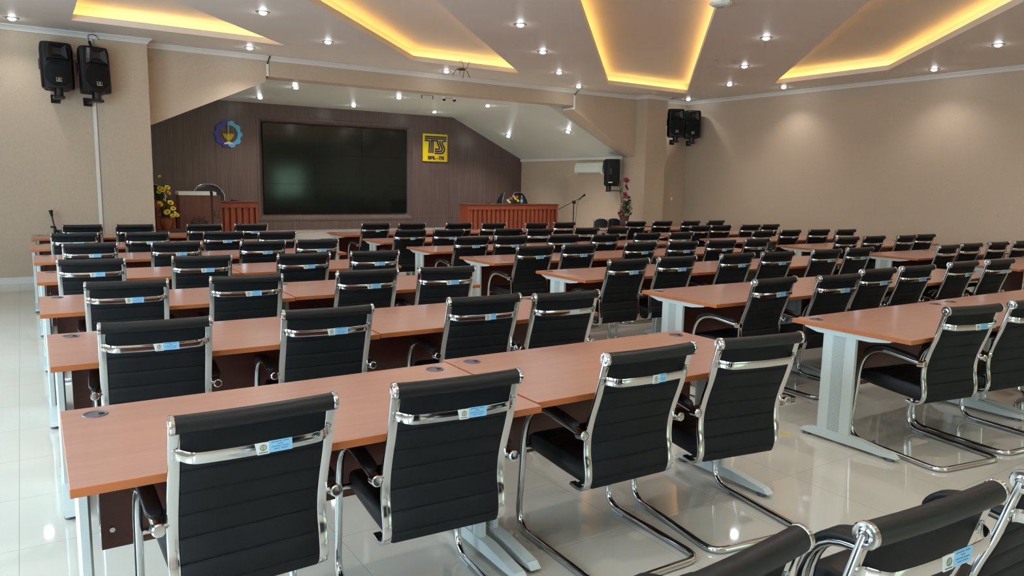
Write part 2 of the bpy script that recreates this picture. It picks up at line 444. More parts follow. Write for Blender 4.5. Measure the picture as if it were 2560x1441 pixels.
DL = [
 (.04, 12.45, 'round ceiling downlight in the far top left corner above the wall speakers'),
 (3.22, 12.64, 'round ceiling downlight between the triangular cove tip and the left beam'),
 (6.88, 12.77, 'round ceiling downlight just left of the dark spidery ceiling bracket'),
 (10.10, 12.80, 'round ceiling downlight closest to the short conduit on the right of the beam'),
 (13.50, 12.86, 'round ceiling downlight in the corner directly above the right pair of speakers'),
 (13.35, 10.07, 'round ceiling downlight beside the sharp tip of the rightmost cove'),
 (13.28, 6.98, 'round ceiling downlight near the right wall, below the bend of the rightmost cove'),
 (2.70, 9.91, 'nearer of two round downlights between the triangular cove and the slanted cove'),
 (4.05, 11.32, 'farther of two round downlights between the triangular cove and the slanted cove'),
 (5.67, 8.47, 'nearest round downlight of the diagonal row left of the central cove'),
 (7.08, 9.92, 'second nearest round downlight of the diagonal row left of the central cove'),
 (8.59, 11.49, 'third round downlight of the diagonal row left of the central cove'),
 (8.86, 7.03, 'nearest round downlight of the diagonal row right of the central cove'),
 (10.59, 8.82, 'middle round downlight of the diagonal row right of the central cove'),
 (12.20, 10.51, 'farthest round downlight of the diagonal row right of the central cove'),
 (11.76, 5.31, 'round ceiling downlight at the far right edge of the picture'),
]
for x, y, lb in DL: downlight(x, y, ZC, lb, G1); lamp(x, y, ZC, 22 if x < 1 else 34 if x > 13 else 50)
EX = [(1.4, 8.5), (4.25, 7.0), (2.85, 5.55), (1.4, 4.1), (7.1, 5.25), (5.4, 3.5), (3.7, 1.75), (2.0, 0), (10.0, 3.5), (8.2, 1.7), (6.4, -.1),
      (-.28, 6.6), (-.3, 0.6), (13.3, 3.9), (13.3, .8), (12.6, -1.5), (4.6, -3.1), (9.6, -3.1), (.3, -3.1)]  # unseen downlights carrying on the ceiling pattern, added for illumination
for x, y in EX: downlight(x, y, ZC, 'round ceiling downlight overhead, nearer than the picture shows', 'unseen round downlights overhead'); lamp(x, y, ZC, 55)
SL = [(4.55, 14.54, 'nearer left downlight of the six in the flat stage ceiling'), (4.48, 16.84, 'farther left downlight of the six in the flat stage ceiling'),
      (6.79, 14.70, 'nearer middle downlight of the stage ceiling, left of the thin metal bracket'), (6.68, 16.99, 'farther middle downlight of the stage ceiling, above the video wall'),
      (9.02, 14.75, 'nearer right downlight of the six in the flat stage ceiling'), (8.83, 17.01, 'farther right downlight of the stage ceiling, above the yellow sign')]
for x, y, lb in SL: downlight(x, y, ZSC, lb, G2); lamp(x, y, ZSC, 90)
sa = math.atan2(ZSC-2.31, XS1-9.93)
zsl = lambda x: ZSC-(x-9.93)*math.tan(sa)
for x, y, lb in ((11.0, 16.91, 'farther downlight in the sloped white flank of the stage ceiling'), (11.01, 14.31, 'nearer downlight in the sloped white flank of the stage ceiling')):
    downlight(x, y, zsl(x), lb, G2, tilt=sa); lamp(x-.03, y, zsl(x)-.02, 90, sa*.5)
bx_ = thing('ceiling_detector', 'white faceted detector on the ceiling beside the central cove', 'detector', (6.80, 6.06, ZC))
bm = BM(); lathe(bm, [(0, -.05), (.055, -.05), (.10, -.042), (.128, -.022), (.13, 0)], 8); link('housing', bm, 'white_plastic', bx_, 20)
bm = BM(); lathe(bm, [(0, -.066), (.03, -.064), (.05, -.056), (.05, -.049)], 20); link('sensor_dome', bm, 'ac_side', bx_)

# ------------------------------------------------------------------ desk prototype
DW, DD, DH = 1.56, .80, .75
def make_desk():
    t = thing('training_desk', 'x', 'desk')
    bm = BM(); box(bm, 0, DW, 0, DD, DH-.027, DH, .0015, 1)
    for f in bm.faces:
        if f.normal.z < .9 or f.calc_area() < .01: f.material_index = 1
    link('tabletop', bm, ['desk_laminate', 'desk_edge'], t)
    for gx in (.105, DW-.105):
        bm = BM(); lathe(bm, [(0, .0), (.033, 0), (.034, .002), (.040, .003), (.042, 0)], 24, (gx, .70, DH+.0005)); g = link('grommet', bm, 'grommet_grey', t)
        bm = BM(); prism(bm, [(gx+.010, .688), (gx+.028, .692), (gx+.030, .708), (gx+.010, .712)], DH+.0025, DH+.0035); link('cable_slot', bm, 'grommet_hole', g)
    for sx in (0, 1):
        X = (lambda a: a) if sx == 0 else (lambda a: DW-a)
        bm = BM()
        def bb(x0, x1, *r, **k): box(bm, min(X(x0), X(x1)), max(X(x0), X(x1)), *r, **k)
        # two rounded posts of the column
        for y0, y1 in ((.358, .43), (.508, .58)):
            prism(bm, [(X(x)+0, y) for x, y in [(.028, y0), (.022, y0+.014), (.022, y1-.014), (.028, y1), (.052, y1), (.060, y1-.02), (.060, y0+.02), (.052, y0)]], .055, .70)
        lg = link('leg', bm, 'grey_steel', t, 40)
        bm = BM(); bb(.0255, .056, .43, .508, .06, .70); link('perforated_panel', bm, 'perforated_steel', lg)
        bm = BM()
        prism(bm, [(.04, .022), (.07, .045), (.29, .072), (.60, .072), (.67, .050), (.70, .022), (.63, .018), (.13, .018)], min(X(.016), X(.066)), max(X(.016), X(.066)), 'x')
        link('foot', bm, 'grey_steel', lg, 25)
        for y in (.09, .655):
            bm = BM(); lathe(bm, [(0, 0), (.024, 0), (.028, .006), (.026, .014), (.012, .02), (0, .02)], 16, (X(.041), y, 0)); link('glide', bm, 'grommet_grey', lg)
        bm = BM()
        prism(bm, [(.12, .722), (.14, .708), (.26, .69), (.62, .69), (.71, .712), (.72, .722)], min(X(.016), X(.066)), max(X(.016), X(.066)), 'x')
        link('top_bracket', bm, 'grey_steel', lg, 25)
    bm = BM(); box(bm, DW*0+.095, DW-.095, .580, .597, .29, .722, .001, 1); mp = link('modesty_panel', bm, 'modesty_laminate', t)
    for x in (.13, DW-.13):
        bm = BM(); prism(bm, [(x+.009*math.cos(a*PI/6), .36+.009*math.sin(a*PI/6)) for a in range(12)], .5735, .581, 'y'); link('screw', bm, 'steel_dull', mp)
    return t
desk0 = make_desk(); used_d = False
ordn = ['nearest', 'second nearest', 'third nearest', 'fourth nearest', 'fifth nearest', 'sixth nearest', 'farthest']
def place_desk(x, y, rz, label, group, length=DW):
    global used_d
    o = copy_tree(desk0) if used_d else desk0
    used_d = True
    o.location = (x, y, 0); o.rotation_euler = (0, 0, R(rz)); o.scale = (length/DW, 1, 1); tag(o, label, 'desk', group)
rows_L = [2.235, 3.78, 5.28, 6.90, 8.50, 10.07, 11.72]
rows_M = [2.18, 3.61, 5.12, 6.66, 8.08, 9.60, 11.12]
rows_R = [2.30, 3.74, 4.97, 6.37, 7.80, 9.24, 10.75]
xl = [.06, .06, .05, .06, .06, .04, .07]
offL = [(0, .03), (.02, 0), (0, .02), (.01, -.02), (-.03, -.10), (.0, -.06), (0, -.05)]
for i in range(7):
    for j, nm in enumerate(('left', 'right')):
        place_desk(xl[i]+j*(DW+.012), rows_L[i]+offL[i][j]*(j > 0), -.6, '%s cherry-topped desk of the two in the %s row of the left block' % (nm, ordn[i]), 'cherry desks in the left block')
    for j, nm in enumerate(('leftmost', 'middle', 'rightmost')):
        ml = 1.66 if i == 0 else 1.425
        place_desk(4.185+j*(ml+.010), rows_M[i]-.028*j+random.uniform(-.006, .012)*(j > 0), -1.2, '%s cherry-topped desk of the three in the %s row of the middle block' % (nm, ordn[i]), 'cherry desks in the middle block', ml)
    if i == 0: continue
    for j, nm in enumerate(('left', 'right')):
        place_desk([0, 9.35, 9.50, 9.55, 9.44, 9.40, 9.40][i]+j*(DW+.012), rows_R[i]-.028*j, -1.2, '%s cherry-topped desk of the two in the %s row of the right block' % (nm, ['', 'nearest', 'second nearest', 'third nearest', 'fourth nearest', 'fifth nearest', 'farthest'][i]), 'cherry desks in the right block')

# ------------------------------------------------------------------ chair prototype  (bar of the back at local y=0; sitter faces +y)
def sheet(path, width, thick, seams, name, m, parent, ends=True):
    """padded sheet swept along a yz path, with cross seams"""
    P = catmull(path, 10); d = [0]
    for a, b_ in zip(P, P[1:]): d.append(d[-1]+(b_-a).length)
    tot = d[-1]; S = []
    s = 0
    while s < tot: S.append(s); s += .02
    S.append(tot)
    for q in seams: S += [q-.007, q-.003, q, q+.003, q+.007]
    S = sorted(set(round(x, 4) for x in S if 0 <= x <= tot))
    def at(s):
        for k in range(len(d)-1):
            if d[k+1] >= s: t = (s-d[k])/max(d[k+1]-d[k], 1e-9); return P[k].lerp(P[k+1], t), (P[k+1]-P[k]).normalized()
        return P[-1], (P[-1]-P[-2]).normalized()
    xs = [-1, -.99, -.96, -.5, 0, .5, .96, .99, 1]; bm = BM(); F = []; B = []
    for s in S:
        p, t = at(s); nrm = Vector((0, t.z, -t.y)).normalized()     # points to +y side for a path going down
        dip = min([1]+[.55+.45*min(1, abs(s-q)/.007) for q in seams])
        endk = 1
        fr = []; bk = []
        for x in xs:
            e = 1 if abs(x) < .97 else (.72 if abs(x) < .995 else .25)
            h = thick/2*dip*e*endk
            fr.append(bm.verts.new(Vector((x*width/2, p.y, p.z))-nrm*h)); bk.append(bm.verts.new(Vector((x*width/2, p.y, p.z))+nrm*h))
        F.append(fr); B.append(bk)
    for A in (F, B):
        for i in range(len(A)-1):
            for j in range(len(xs)-1): bm.faces.new((A[i][j], A[i][j+1], A[i+1][j+1], A[i+1][j]))
    for i in range(len(F)-1):
        for j in (0, -1): bm.faces.new((F[i][j], F[i+1][j], B[i+1][j], B[i][j]))
    for i in (0, -1):
        for j in range(len(xs)-1): bm.faces.new((F[i][j], F[i][j+1], B[i][j+1], B[i][j]))
    return link(name, bm, m, parent, 50)
frame_pts = [(0, 0, .925), (0, .018, .86), (0, .046, .76), (0, .082, .66), (0, .102, .58), (0, .103, .51), (0, .092, .45), (0, .088, .40), (0, .102, .362), (0, .14, .347), (0, .195, .350)]
brace_pts = None
def make_chair(sticker=1):
    t = thing('conference_chair', 'x', 'chair')
    HW = .222
    bp = [(0, y+(.004 if z > .4 else .0), z) for x, y, z in frame_pts[:9]]
    sheet(bp, 2*HW-.030, .026, [.155, .235, .315, .395, .475, .545], 'backrest', 'black_mesh', t)
    # top roll with a wrap of leather under it
    bm = BM(); tube(bm, [(x, -.004-.004*(1-(x/.235)**2), .925-.003*(1-(x/.235)**2)) for x in [-.232+.464*k/8 for k in range(9)]], .0265, 16)
    roll = link('top_roll', bm, 'black_leather', t)
    for s in (-1, 1):
        bm = BM()
        prof = [(0, .004), (.007, .0045), (.0135, .004), (.016, .0022), (.0185, .0048), (.0255, .0052), (.0285, .002), (.0285, -.008), (.0265, -.010)]
        lathe(bm, prof, 20, xf=Matrix.Translation((s*.232, -.004, .925)) @ Matrix.Rotation(s*PI/2, 4, 'Y'))
        link('end_cap', bm, 'chrome', roll)
    for s in (-1, 1):
        bm = BM(); pts = catmull([(s*HW, y, z) for x, y, z in frame_pts], 5)
        sweep(bm, pts, rrect(.033, .016, .005, 2), normal=(1, 0, 0)); fr = link('back_frame', bm, 'chrome', t, 30)
        bm = BM()
        for z in (.845, .822): 
            y = .034 if z < .83 else .026
            lathe(bm, [(0, .006), (.006, .004), (.0075, 0)], 10, xf=Matrix.Translation((s*HW, y-.012, z)) @ Matrix.Rotation(PI/2, 4, 'X'))
        link('screw', bm, 'steel_dull', fr)
    # bowed brace strip
    bm = BM()
    q = [(-HW, .012, .834), (-HW+.012, .006, .834), (-HW+.035, -.022, .831), (-HW+.075, -.032, .829), (0, -.036, .827), (HW-.075, -.032, .829), (HW-.035, -.022, .831), (HW-.012, .006, .834), (HW, .012, .834)]
    sweep(bm, catmull(q, 5), rrect(.034, .0035, .0015, 2)); br_ = link('back_brace', bm, 'chrome', t, 30)
    Y0 = -.0385
    def flat(name, x0, x1, z0, z1, m, par, dy=0, skew=0):
        bm = BM(); 
        prism(bm, [(x0, z0), (x1, z0), (x1, z1), (x0-skew, z1)], Y0-.0006-dy, Y0+.0022-dy, 'y'); return link(name, bm, m, par)
    if sticker:
        if sticker == 3: flat('sticker', .005, .075, .815, .84, 'sticker_silver', br_)
        else:
            w = flat('sticker', -.012, .022, .809, .844, 'sticker_white', br_, 0, .008 if sticker == 1 else 0)
            x1 = .088 if sticker == 1 else .058
            flat('sticker', .0205, x1, .811, .8455, 'sticker_blue', br_, .0004)
            bm = BM(); sweep(bm, [(.004+.0085*math.cos(a*PI/8), Y0-.0012, .829+.0085*math.sin(a*PI/8)) for a in range(16)], circ(.001, 4), closed=True, normal=(0, 1, 0)); link('round_logo', bm, 'sticker_dark', w)
            bm = BM(); prism(bm, [(.002, .823), (.006, .823), (.008, .83), (.004, .8365), (.0, .83)], Y0-.0014, Y0, 'y'); link('logo_centre', bm, 'sticker_olive', w)
            bm = BM(); box(bm, -.008, .017, Y0-.0012, Y0, .8135, .8155); link('printed_line', bm, 'sticker_dark', w)
            bm = BM()
            for a, b_, z in ((.030, .066, .841), (.071, .090, .841), (.052, .070, .834), (.030, .062, .827), (.066, .090, .8265), (.040, .058, .8195), (.062, .086, .8195)):
                a = .0205+(a-.022)*.84; b_ = .0205+(b_-.022)*.84
                if b_ < x1: box(bm, a, b_, Y0-.0016, Y0, z-.0008, z+.0012)
            link('printed_line', bm, 'sticker_ink', w)
    # seat pad
    bm = BM()
    prof = [(.118, .372), (.112, .40), (.118, .435), (.135, .452), (.17, .458), (.174, .4565), (.178, .458), (.235, .462), (.239, .4605), (.243, .462), (.30, .464), (.304, .4625), (.308, .464), (.365, .466), (.369, .4645), (.373, .466), (.43, .468), (.434, .4665), (.438, .468), (.50, .468), (.54, .462), (.565, .445), (.572, .42), (.562, .398), (.53, .385), (.45, .378), (.30, .368), (.16, .362)]
    W = .212; rows = []
    for x, sc in ((-W, .80), (-W+.006, .93), (-W+.02, 1), (0, 1.0), (W-.02, 1), (W-.006, .93), (W, .80)):
        rows.append([bm.verts.new((x, .34+(y-.34)*(1-(1-sc)*.25), .415+(z-.415)*sc)) for y, z in prof])
    n = len(prof)
    for A, B in zip(rows, rows[1:]):
        for i in range(n): bm.faces.new((A[i], A[(i+1) % n], B[(i+1) % n], B[i]))
    bm.faces.new(rows[0]); bm.faces.new(rows[-1][::-1])
    link('seat', bm, 'black_leather', t, 60)
    # cantilever frame: one tube, arm - leg - runner - rear bar - runner - leg - arm
    AX = .262; r = .0155
    path = fillet([(-AX, .075, .600), (-AX, .50, .648), (-AX, .556, .016), (-AX, -.082, .016), (AX, -.082, .016), (AX, .556, .016), (AX, .50, .648), (AX, .075, .600)],
                  [0, .21, .11, .075, .075, .11, .21, 0], 8)
    bm = BM(); tube(bm, path, r, 12); cf = link('cantilever_frame', bm, 'chrome', t, 60)
    for s in (-1, 1):
        bm = BM(); lathe(bm, [(0, .006), (.015, .0055), (.0195, .002), (.0195, -.04), (.015, -.042)], 16, xf=Matrix.Translation((s*AX, .072, .600)) @ Matrix.Rotation(PI/2, 4, 'X') @ Matrix.Rotation(R(-8), 4, 'X')); link('tube_cap', bm, 'chrome', cf)
        bm = BM(); cyl(bm, (s*AX, .09, .602), (s*(HW+.004), .099, .602), .008, 10); link('arm_joint', bm, 'chrome', cf)
        bm = BM()
        pp = catmull([(s*AX, .125, .621), (s*AX, .19, .634), (s*AX, .28, .644), (s*AX, .36, .646), (s*AX, .44, .622), (s*AX, .485, .570)], 4)
        k = len(pp); sc = [(.55 if i in (0, k-1) else .85 if i in (1, k-2) else 1) for i in range(k)]
        sweep(bm, pp, rrect(.050, .022, .009, 3), normal=(1, 0, 0), scale=sc); link('armrest', bm, 'black_leather', t, 50)
        bm = BM(); box(bm, min(s*AX, s*.20), max(s*AX, s*.20), .515, .54, .395, .412, .004, 2); link('seat_bracket', bm, 'chrome', cf)
        bm = BM(); box(bm, s*AX-.012, s*AX+.012, .42, .50, 0, .010, .003, 1); link('glide', bm, 'clear_glide', cf)
    bm = BM(); tube(bm, [(-.215, .17, .352), (.215, .17, .352)], .010, 8); link('cross_bar', bm, 'chrome', t)
    return t
protos = {1: make_chair(1), 2: make_chair(2), 3: make_chair(3), 0: make_chair(0)}
used = set()
def place_chair(x, y, rz, label, group, kind=1):
    # x, y: the middle of the top roll
    p = protos[kind]
    o = copy_tree(p) if kind in used else p
    used.add(kind)
    o.location = (x, y, 0); o.rotation_euler = (0, 0, R(rz)); tag(o, label, 'chair', group)
    return o
CL = [
 [(.53, 2.12, 1), (1.19, 2.11, -4), (2.08, 2.12, -2), (2.70, 2.07, -9)],
 [(.48, 3.66, -4), (1.28, 3.63, -3), (2.21, 3.62, -4), (2.74, 3.53, -4)],
 [(.52, 5.15, -4), (1.24, 5.12, -5), (2.10, 5.10, -3), (2.73, 5.04, -7)],
 [(.43, 6.64, -5), (1.24, 6.60, -4), (2.08, 6.52, -2), (2.75, 6.50, -6)],
 [(.53, 8.24, -3), (1.29, 8.14, -2), (2.11, 7.98, 0), (2.71, 8.01, -3)],
 [(.48, 9.78, -3), (1.22, 9.68, -3), (2.06, 9.58, -5), (2.67, 9.42, -1)],
 [(.66, 11.44, -2), (1.28, 11.34, -2), (2.16, 11.24, -2), (2.78, 11.13, -2)]]
CM = [
 [(4.555, 2.04, -10), (5.19, 1.98, -8), (6.25, 2.0, -2), (6.95, 2.0, -2)],
 [(4.58, 3.42, 0), (5.24, 3.33, -5), (5.98, 3.45, -2), (6.58, 3.44, -4), (7.39, 3.44, -3), (8.06, 3.41, -4)],
 [(4.52, 4.93, -1), (5.12, 4.92, -3), (5.97, 4.92, -2), (6.57, 4.89, -5), (7.37, 4.86, -4), (8.02, 4.87, -3)],
 [(4.54, 6.41, -1), (5.13, 6.40, 0), (6.03, 6.38, -3), (6.64, 6.30, -4), (7.32, 6.29, -7), (7.99, 6.28, -2)],
 [(4.59, 7.83, -3), (5.10, 7.73, -2), (5.90, 7.70, -5), (6.56, 7.63, -1), (7.39, 7.69, -3), (7.98, 7.61, -2)],
 [(4.44, 9.26, -2), (4.99, 9.16, -4), (5.92, 9.06, -4), (6.38, 8.90, -4), (7.30, 8.94, -4), (7.87, 8.87, -1)],
 [(4.63, 10.90, -1), (5.20, 10.78, 0), (5.98, 10.64, -2), (6.57, 10.50, -2), (7.35, 10.36, -2), (7.95, 10.36, -2)]]
CR = [
 [(9.75, 3.22, -2), (10.4, 3.22, -3), (11.2, 3.2, -2), (11.8, 3.2, -2)],
 [(9.60, 4.66, -1), (10.26, 4.70, -4), (10.96, 4.68, -4), (11.63, 4.67, -2)],
 [(9.69, 6.08, -5), (9.93, 5.82, -4), (11.04, 5.98, -1), (11.65, 6.02, -6)],
 [(9.67, 7.50, -2), (10.36, 7.50, -4), (11.04, 7.44, -7), (11.57, 7.30, -7)],
 [(9.79, 8.90, -3), (10.32, 8.90, -6), (11.04, 8.84, -6), (11.60, 8.84, -3)],
 [(9.65, 10.37, -5), (10.34, 10.36, -4), (11.00, 10.25, -4), (11.70, 10.23, -4)]]
CR[2][1] = (10.33, 6.06, -4)
seatn4 = ['first from the left', 'second from the left', 'third from the left', 'fourth from the left']
seatn6 = seatn4 + ['fifth from the left', 'sixth from the left']
for i, row in enumerate(CL):
    for j, (x, y, rz) in enumerate(row):
        k = 1
        if (i, j) in ((0, 2), (1, 2)): k = 2
        if (i, j) in ((0, 3), (1, 3)): k = 3 if (i, j) == (1, 3) else 0
        place_chair(x, y, rz, 'black chrome-framed chair, %s, in the %s row of the left block' % (seatn4[j], ordn[i]), 'black chairs at the left desks', k)
for i, row in enumerate(CM):
    for j, (x, y, rz) in enumerate(row):
        place_chair(x, y, rz, 'black chrome-framed chair, %s, in the %s row of the middle block' % (seatn6[j], ordn[i]), 'black chairs at the middle desks', 1 if (j < 4 and i < 5) else 2)
rn = ['nearest', 'second nearest', 'third nearest', 'fourth nearest', 'fifth nearest', 'farthest']
for i, row in enumerate(CR):
    for j, (x, y, rz) in enumerate(row):
        place_chair(x, y, rz, 'black chrome-framed chair, %s, in the %s row of the right block' % (seatn4[j], rn[i]), 'black chairs at the right desks', 3)
for x, y, rz, lb in ((.985, .80, 3, 'black chair whose roll juts up at the bottom edge, left of its neighbour'),
                     (1.565, .735, -4, 'black chair in the bottom right corner with a torn-edged blue sticker'),
                     (2.14, .70, -3, 'black chair cut off by the right edge at the bottom corner')):
    place_chair(x, y, rz, lb, 'black chairs in the spare row nearest the viewer', 1)
for k, p in protos.items():
    if k not in used: 
        for ch in list(p.children_recursive): bpy.data.objects.remove(ch)
        bpy.data.objects.remove(p)

# ------------------------------------------------------------------ video wall
vw = thing('video_wall', 'large black video wall of nine displays set in the dark wood wall', 'screen', ((TX0+TX1)/2, YT-.05, TZ0))
cw = (TX1-TX0)/3; ch_ = (TZ1-TZ0)/3
for i in range(3):
    for j in range(3):
        bm = BM(); x0 = -(TX1-TX0)/2+i*cw
        box(bm, x0+.0012, x0+cw-.0012, -.02, .04, j*ch_+.0012, (j+1)*ch_-.0012, .001, 1)
        a = R(random.uniform(-.25, .25)); c_ = Vector((x0+cw/2, 0, (j+.5)*ch_))
        link('display_panel', bm, 'display_glass', vw)
bm = BM(); box(bm, -(TX1-TX0)/2, (TX1-TX0)/2, 0, .046, .0, TZ1-TZ0); link('backing', bm, 'display_gap', vw)

# ------------------------------------------------------------------ emblem: two-tone gear with lotus
def disc_pts(n, rf): return [(rf(2*PI*i/n)*math.cos(2*PI*i/n), rf(2*PI*i/n)*math.sin(2*PI*i/n)) for i in range(n)]
em = thing('gear_emblem', 'round gear emblem, half navy and half light blue, with a yellow lotus', 'emblem', (kx(4.005), YS-.001, kz(2.605)))
def gear_half(a0, a1, name, m):
    bm = BM(); n = 72; outp = []; inp = []
    for i in range(n+1):
        a = a0+(a1-a0)*i/n
        ph = (a/(2*PI)*10+.25) % 1
        r_ = .315 if ph < .52 else .283
        outp.append((r_*math.cos(a), r_*math.sin(a))); inp.append((.205*math.cos(a), .205*math.sin(a)))
    F = [[bm.verts.new((x, y_, z)) for x, z in row] for y_ in (-.028, 0) for row in (outp, inp)]
    fo, fi, bo, bi = F
    for i in range(n):
        bm.faces.new((fo[i], fo[i+1], fi[i+1], fi[i])); bm.faces.new((bo[i], bo[i+1], bi[i+1], bi[i]))
        bm.faces.new((fo[i], fo[i+1], bo[i+1], bo[i])); bm.faces.new((fi[i], fi[i+1], bi[i+1], bi[i]))
    for i in (0, n): bm.faces.new((fo[i], fi[i], bi[i], bo[i]))
    link(name, bm, m, em, 20)
gear_half(PI/2, 3*PI/2, 'gear_half', 'navy'); gear_half(-PI/2, PI/2, 'gear_half', 'sky_blue')
em.children[0]['label'] = 'navy left half'; em.children[1]['label'] = 'light blue right half'
bm = BM(); prism(bm, [(-.024, -.02), (.024, -.02), (.016, .20), (.012, .255), (0, .285), (-.012, .255), (-.016, .20)], -.034, 0, 'y'); link('spire', bm, 'emblem_grey', em)
for s, w, h, lean, dy in ((-1, .075, .20, .088, .036), (1, .075, .20, .088, .036), (-1, .07, .205, .048, .040), (1, .07, .205, .048, .040), (0, .085, .205, 0, .045)):
    bm = BM(); pts = []
    for k in range(17):
        t = k/16; e = math.sin(PI*min(1, t*1.0))**.75
        pts.append((t, e))
    base = (-.02*s*-1*0, -.165)
    Lp = [(s*(.01+lean*t*1.25)-w/2*e*(1-.15*t), -.165+h*t*(1 if s == 0 else .95)) for t, e in pts]
    Rp = [(s*(.01+lean*t*1.25)+w/2*e*(1-.15*t), -.165+h*t*(1 if s == 0 else .95)) for t, e in pts]
    poly = Lp+Rp[::-1][1:-1]
    prism(bm, poly, -dy, -.001, 'y'); pt = link('petal', bm, 'lotus_yellow', em)
    bm = BM(); sweep(bm, [(x, -dy-.0008, z) for x, z in poly], circ(.0022, 4), closed=True, normal=(0, 1, 0)); link('petal_outline', bm, 'lotus_line', pt)
for s in (-1, 1):
    bm = BM(); prism(bm, [(0, -.165), (s*.03, -.165), (s*.062, -.195), (s*.105, -.205), (s*.098, -.232), (0, -.232)], -.038, 0, 'y'); link('base', bm, 'emblem_white', em)
# ------------------------------------------------------------------ yellow sign
SW, SH = .74, .73
sg = thing('yellow_sign', 'square yellow sign with navy striped letters TS over SIPIL - ITS', 'sign', (kx(8.90), YS-.001, kz(2.16)))
bm = BM(); box(bm, 0, SW, -.045, 0, 0, SH, .01, 3); link('plate', bm, 'sign_yellow', sg)
def stripe(pts, w=.038):
    P = fillet([(u*SW, 0, v*SH) for u, v in pts], .05, 4); L_ = []; Rr = []
    for i, p in enumerate(P):
        t = (P[min(i+1, len(P)-1)]-P[max(i-1, 0)]).normalized(); nn = Vector((-t.z, 0, t.x))
        L_.append(p+nn*w/2); Rr.append(p-nn*w/2)
    bm = BM(); prism(bm, [(p.x, p.z) for p in L_+Rr[::-1]], -.053, -.044, 'y'); link('letter_stripe', bm, 'navy_dark', sg)
for s in ([(.07, .895), (.955, .895)], [(.07, .825), (.955, .825)],
          [(.06, .752), (.265, .752), (.235, .30)], [(.335, .755), (.315, .30)], [(.405, .755), (.395, .30)],
          [(.30, .755), (.60, .755)],
          [(.95, .752), (.80, .752), (.755, .68), (.86, .52), (.87, .40), (.78, .30), (.47, .30)],
          [(.70, .755), (.665, .68), (.765, .52), (.775, .43), (.72, .375), (.47, .375)],
          [(.60, .755), (.575, .68), (.66, .53), (.67, .47), (.63, .45), (.47, .45)]): stripe(s)
def text_mesh(txt, size, parent, m, loc, name='lettering', ext=.003, bold=.0):
    cu = bpy.data.curves.new('txt', 'FONT'); cu.body = txt; cu.size = size; cu.extrude = ext; cu.offset = bold; cu.align_x = 'CENTER'
    ob = bpy.data.objects.new('txt', cu); col.objects.link(ob)
    dg = bpy.context.evaluated_depsgraph_get(); dg.update()
    me = bpy.data.meshes.new_from_object(ob.evaluated_get(dg)); bpy.data.objects.remove(ob)
    me.transform(Matrix.Rotation(PI/2, 4, 'X')); me.name = name; me.materials.clear(); me.materials.append(M[m])
    o = bpy.data.objects.new(name, me); col.objects.link(o); o.parent = parent; o.location = loc
    return o
text_mesh('SIPIL - ITS', .118, sg, 'navy_dark', (SW*.52, -.048, SH*.075), ext=.004, bold=.006)

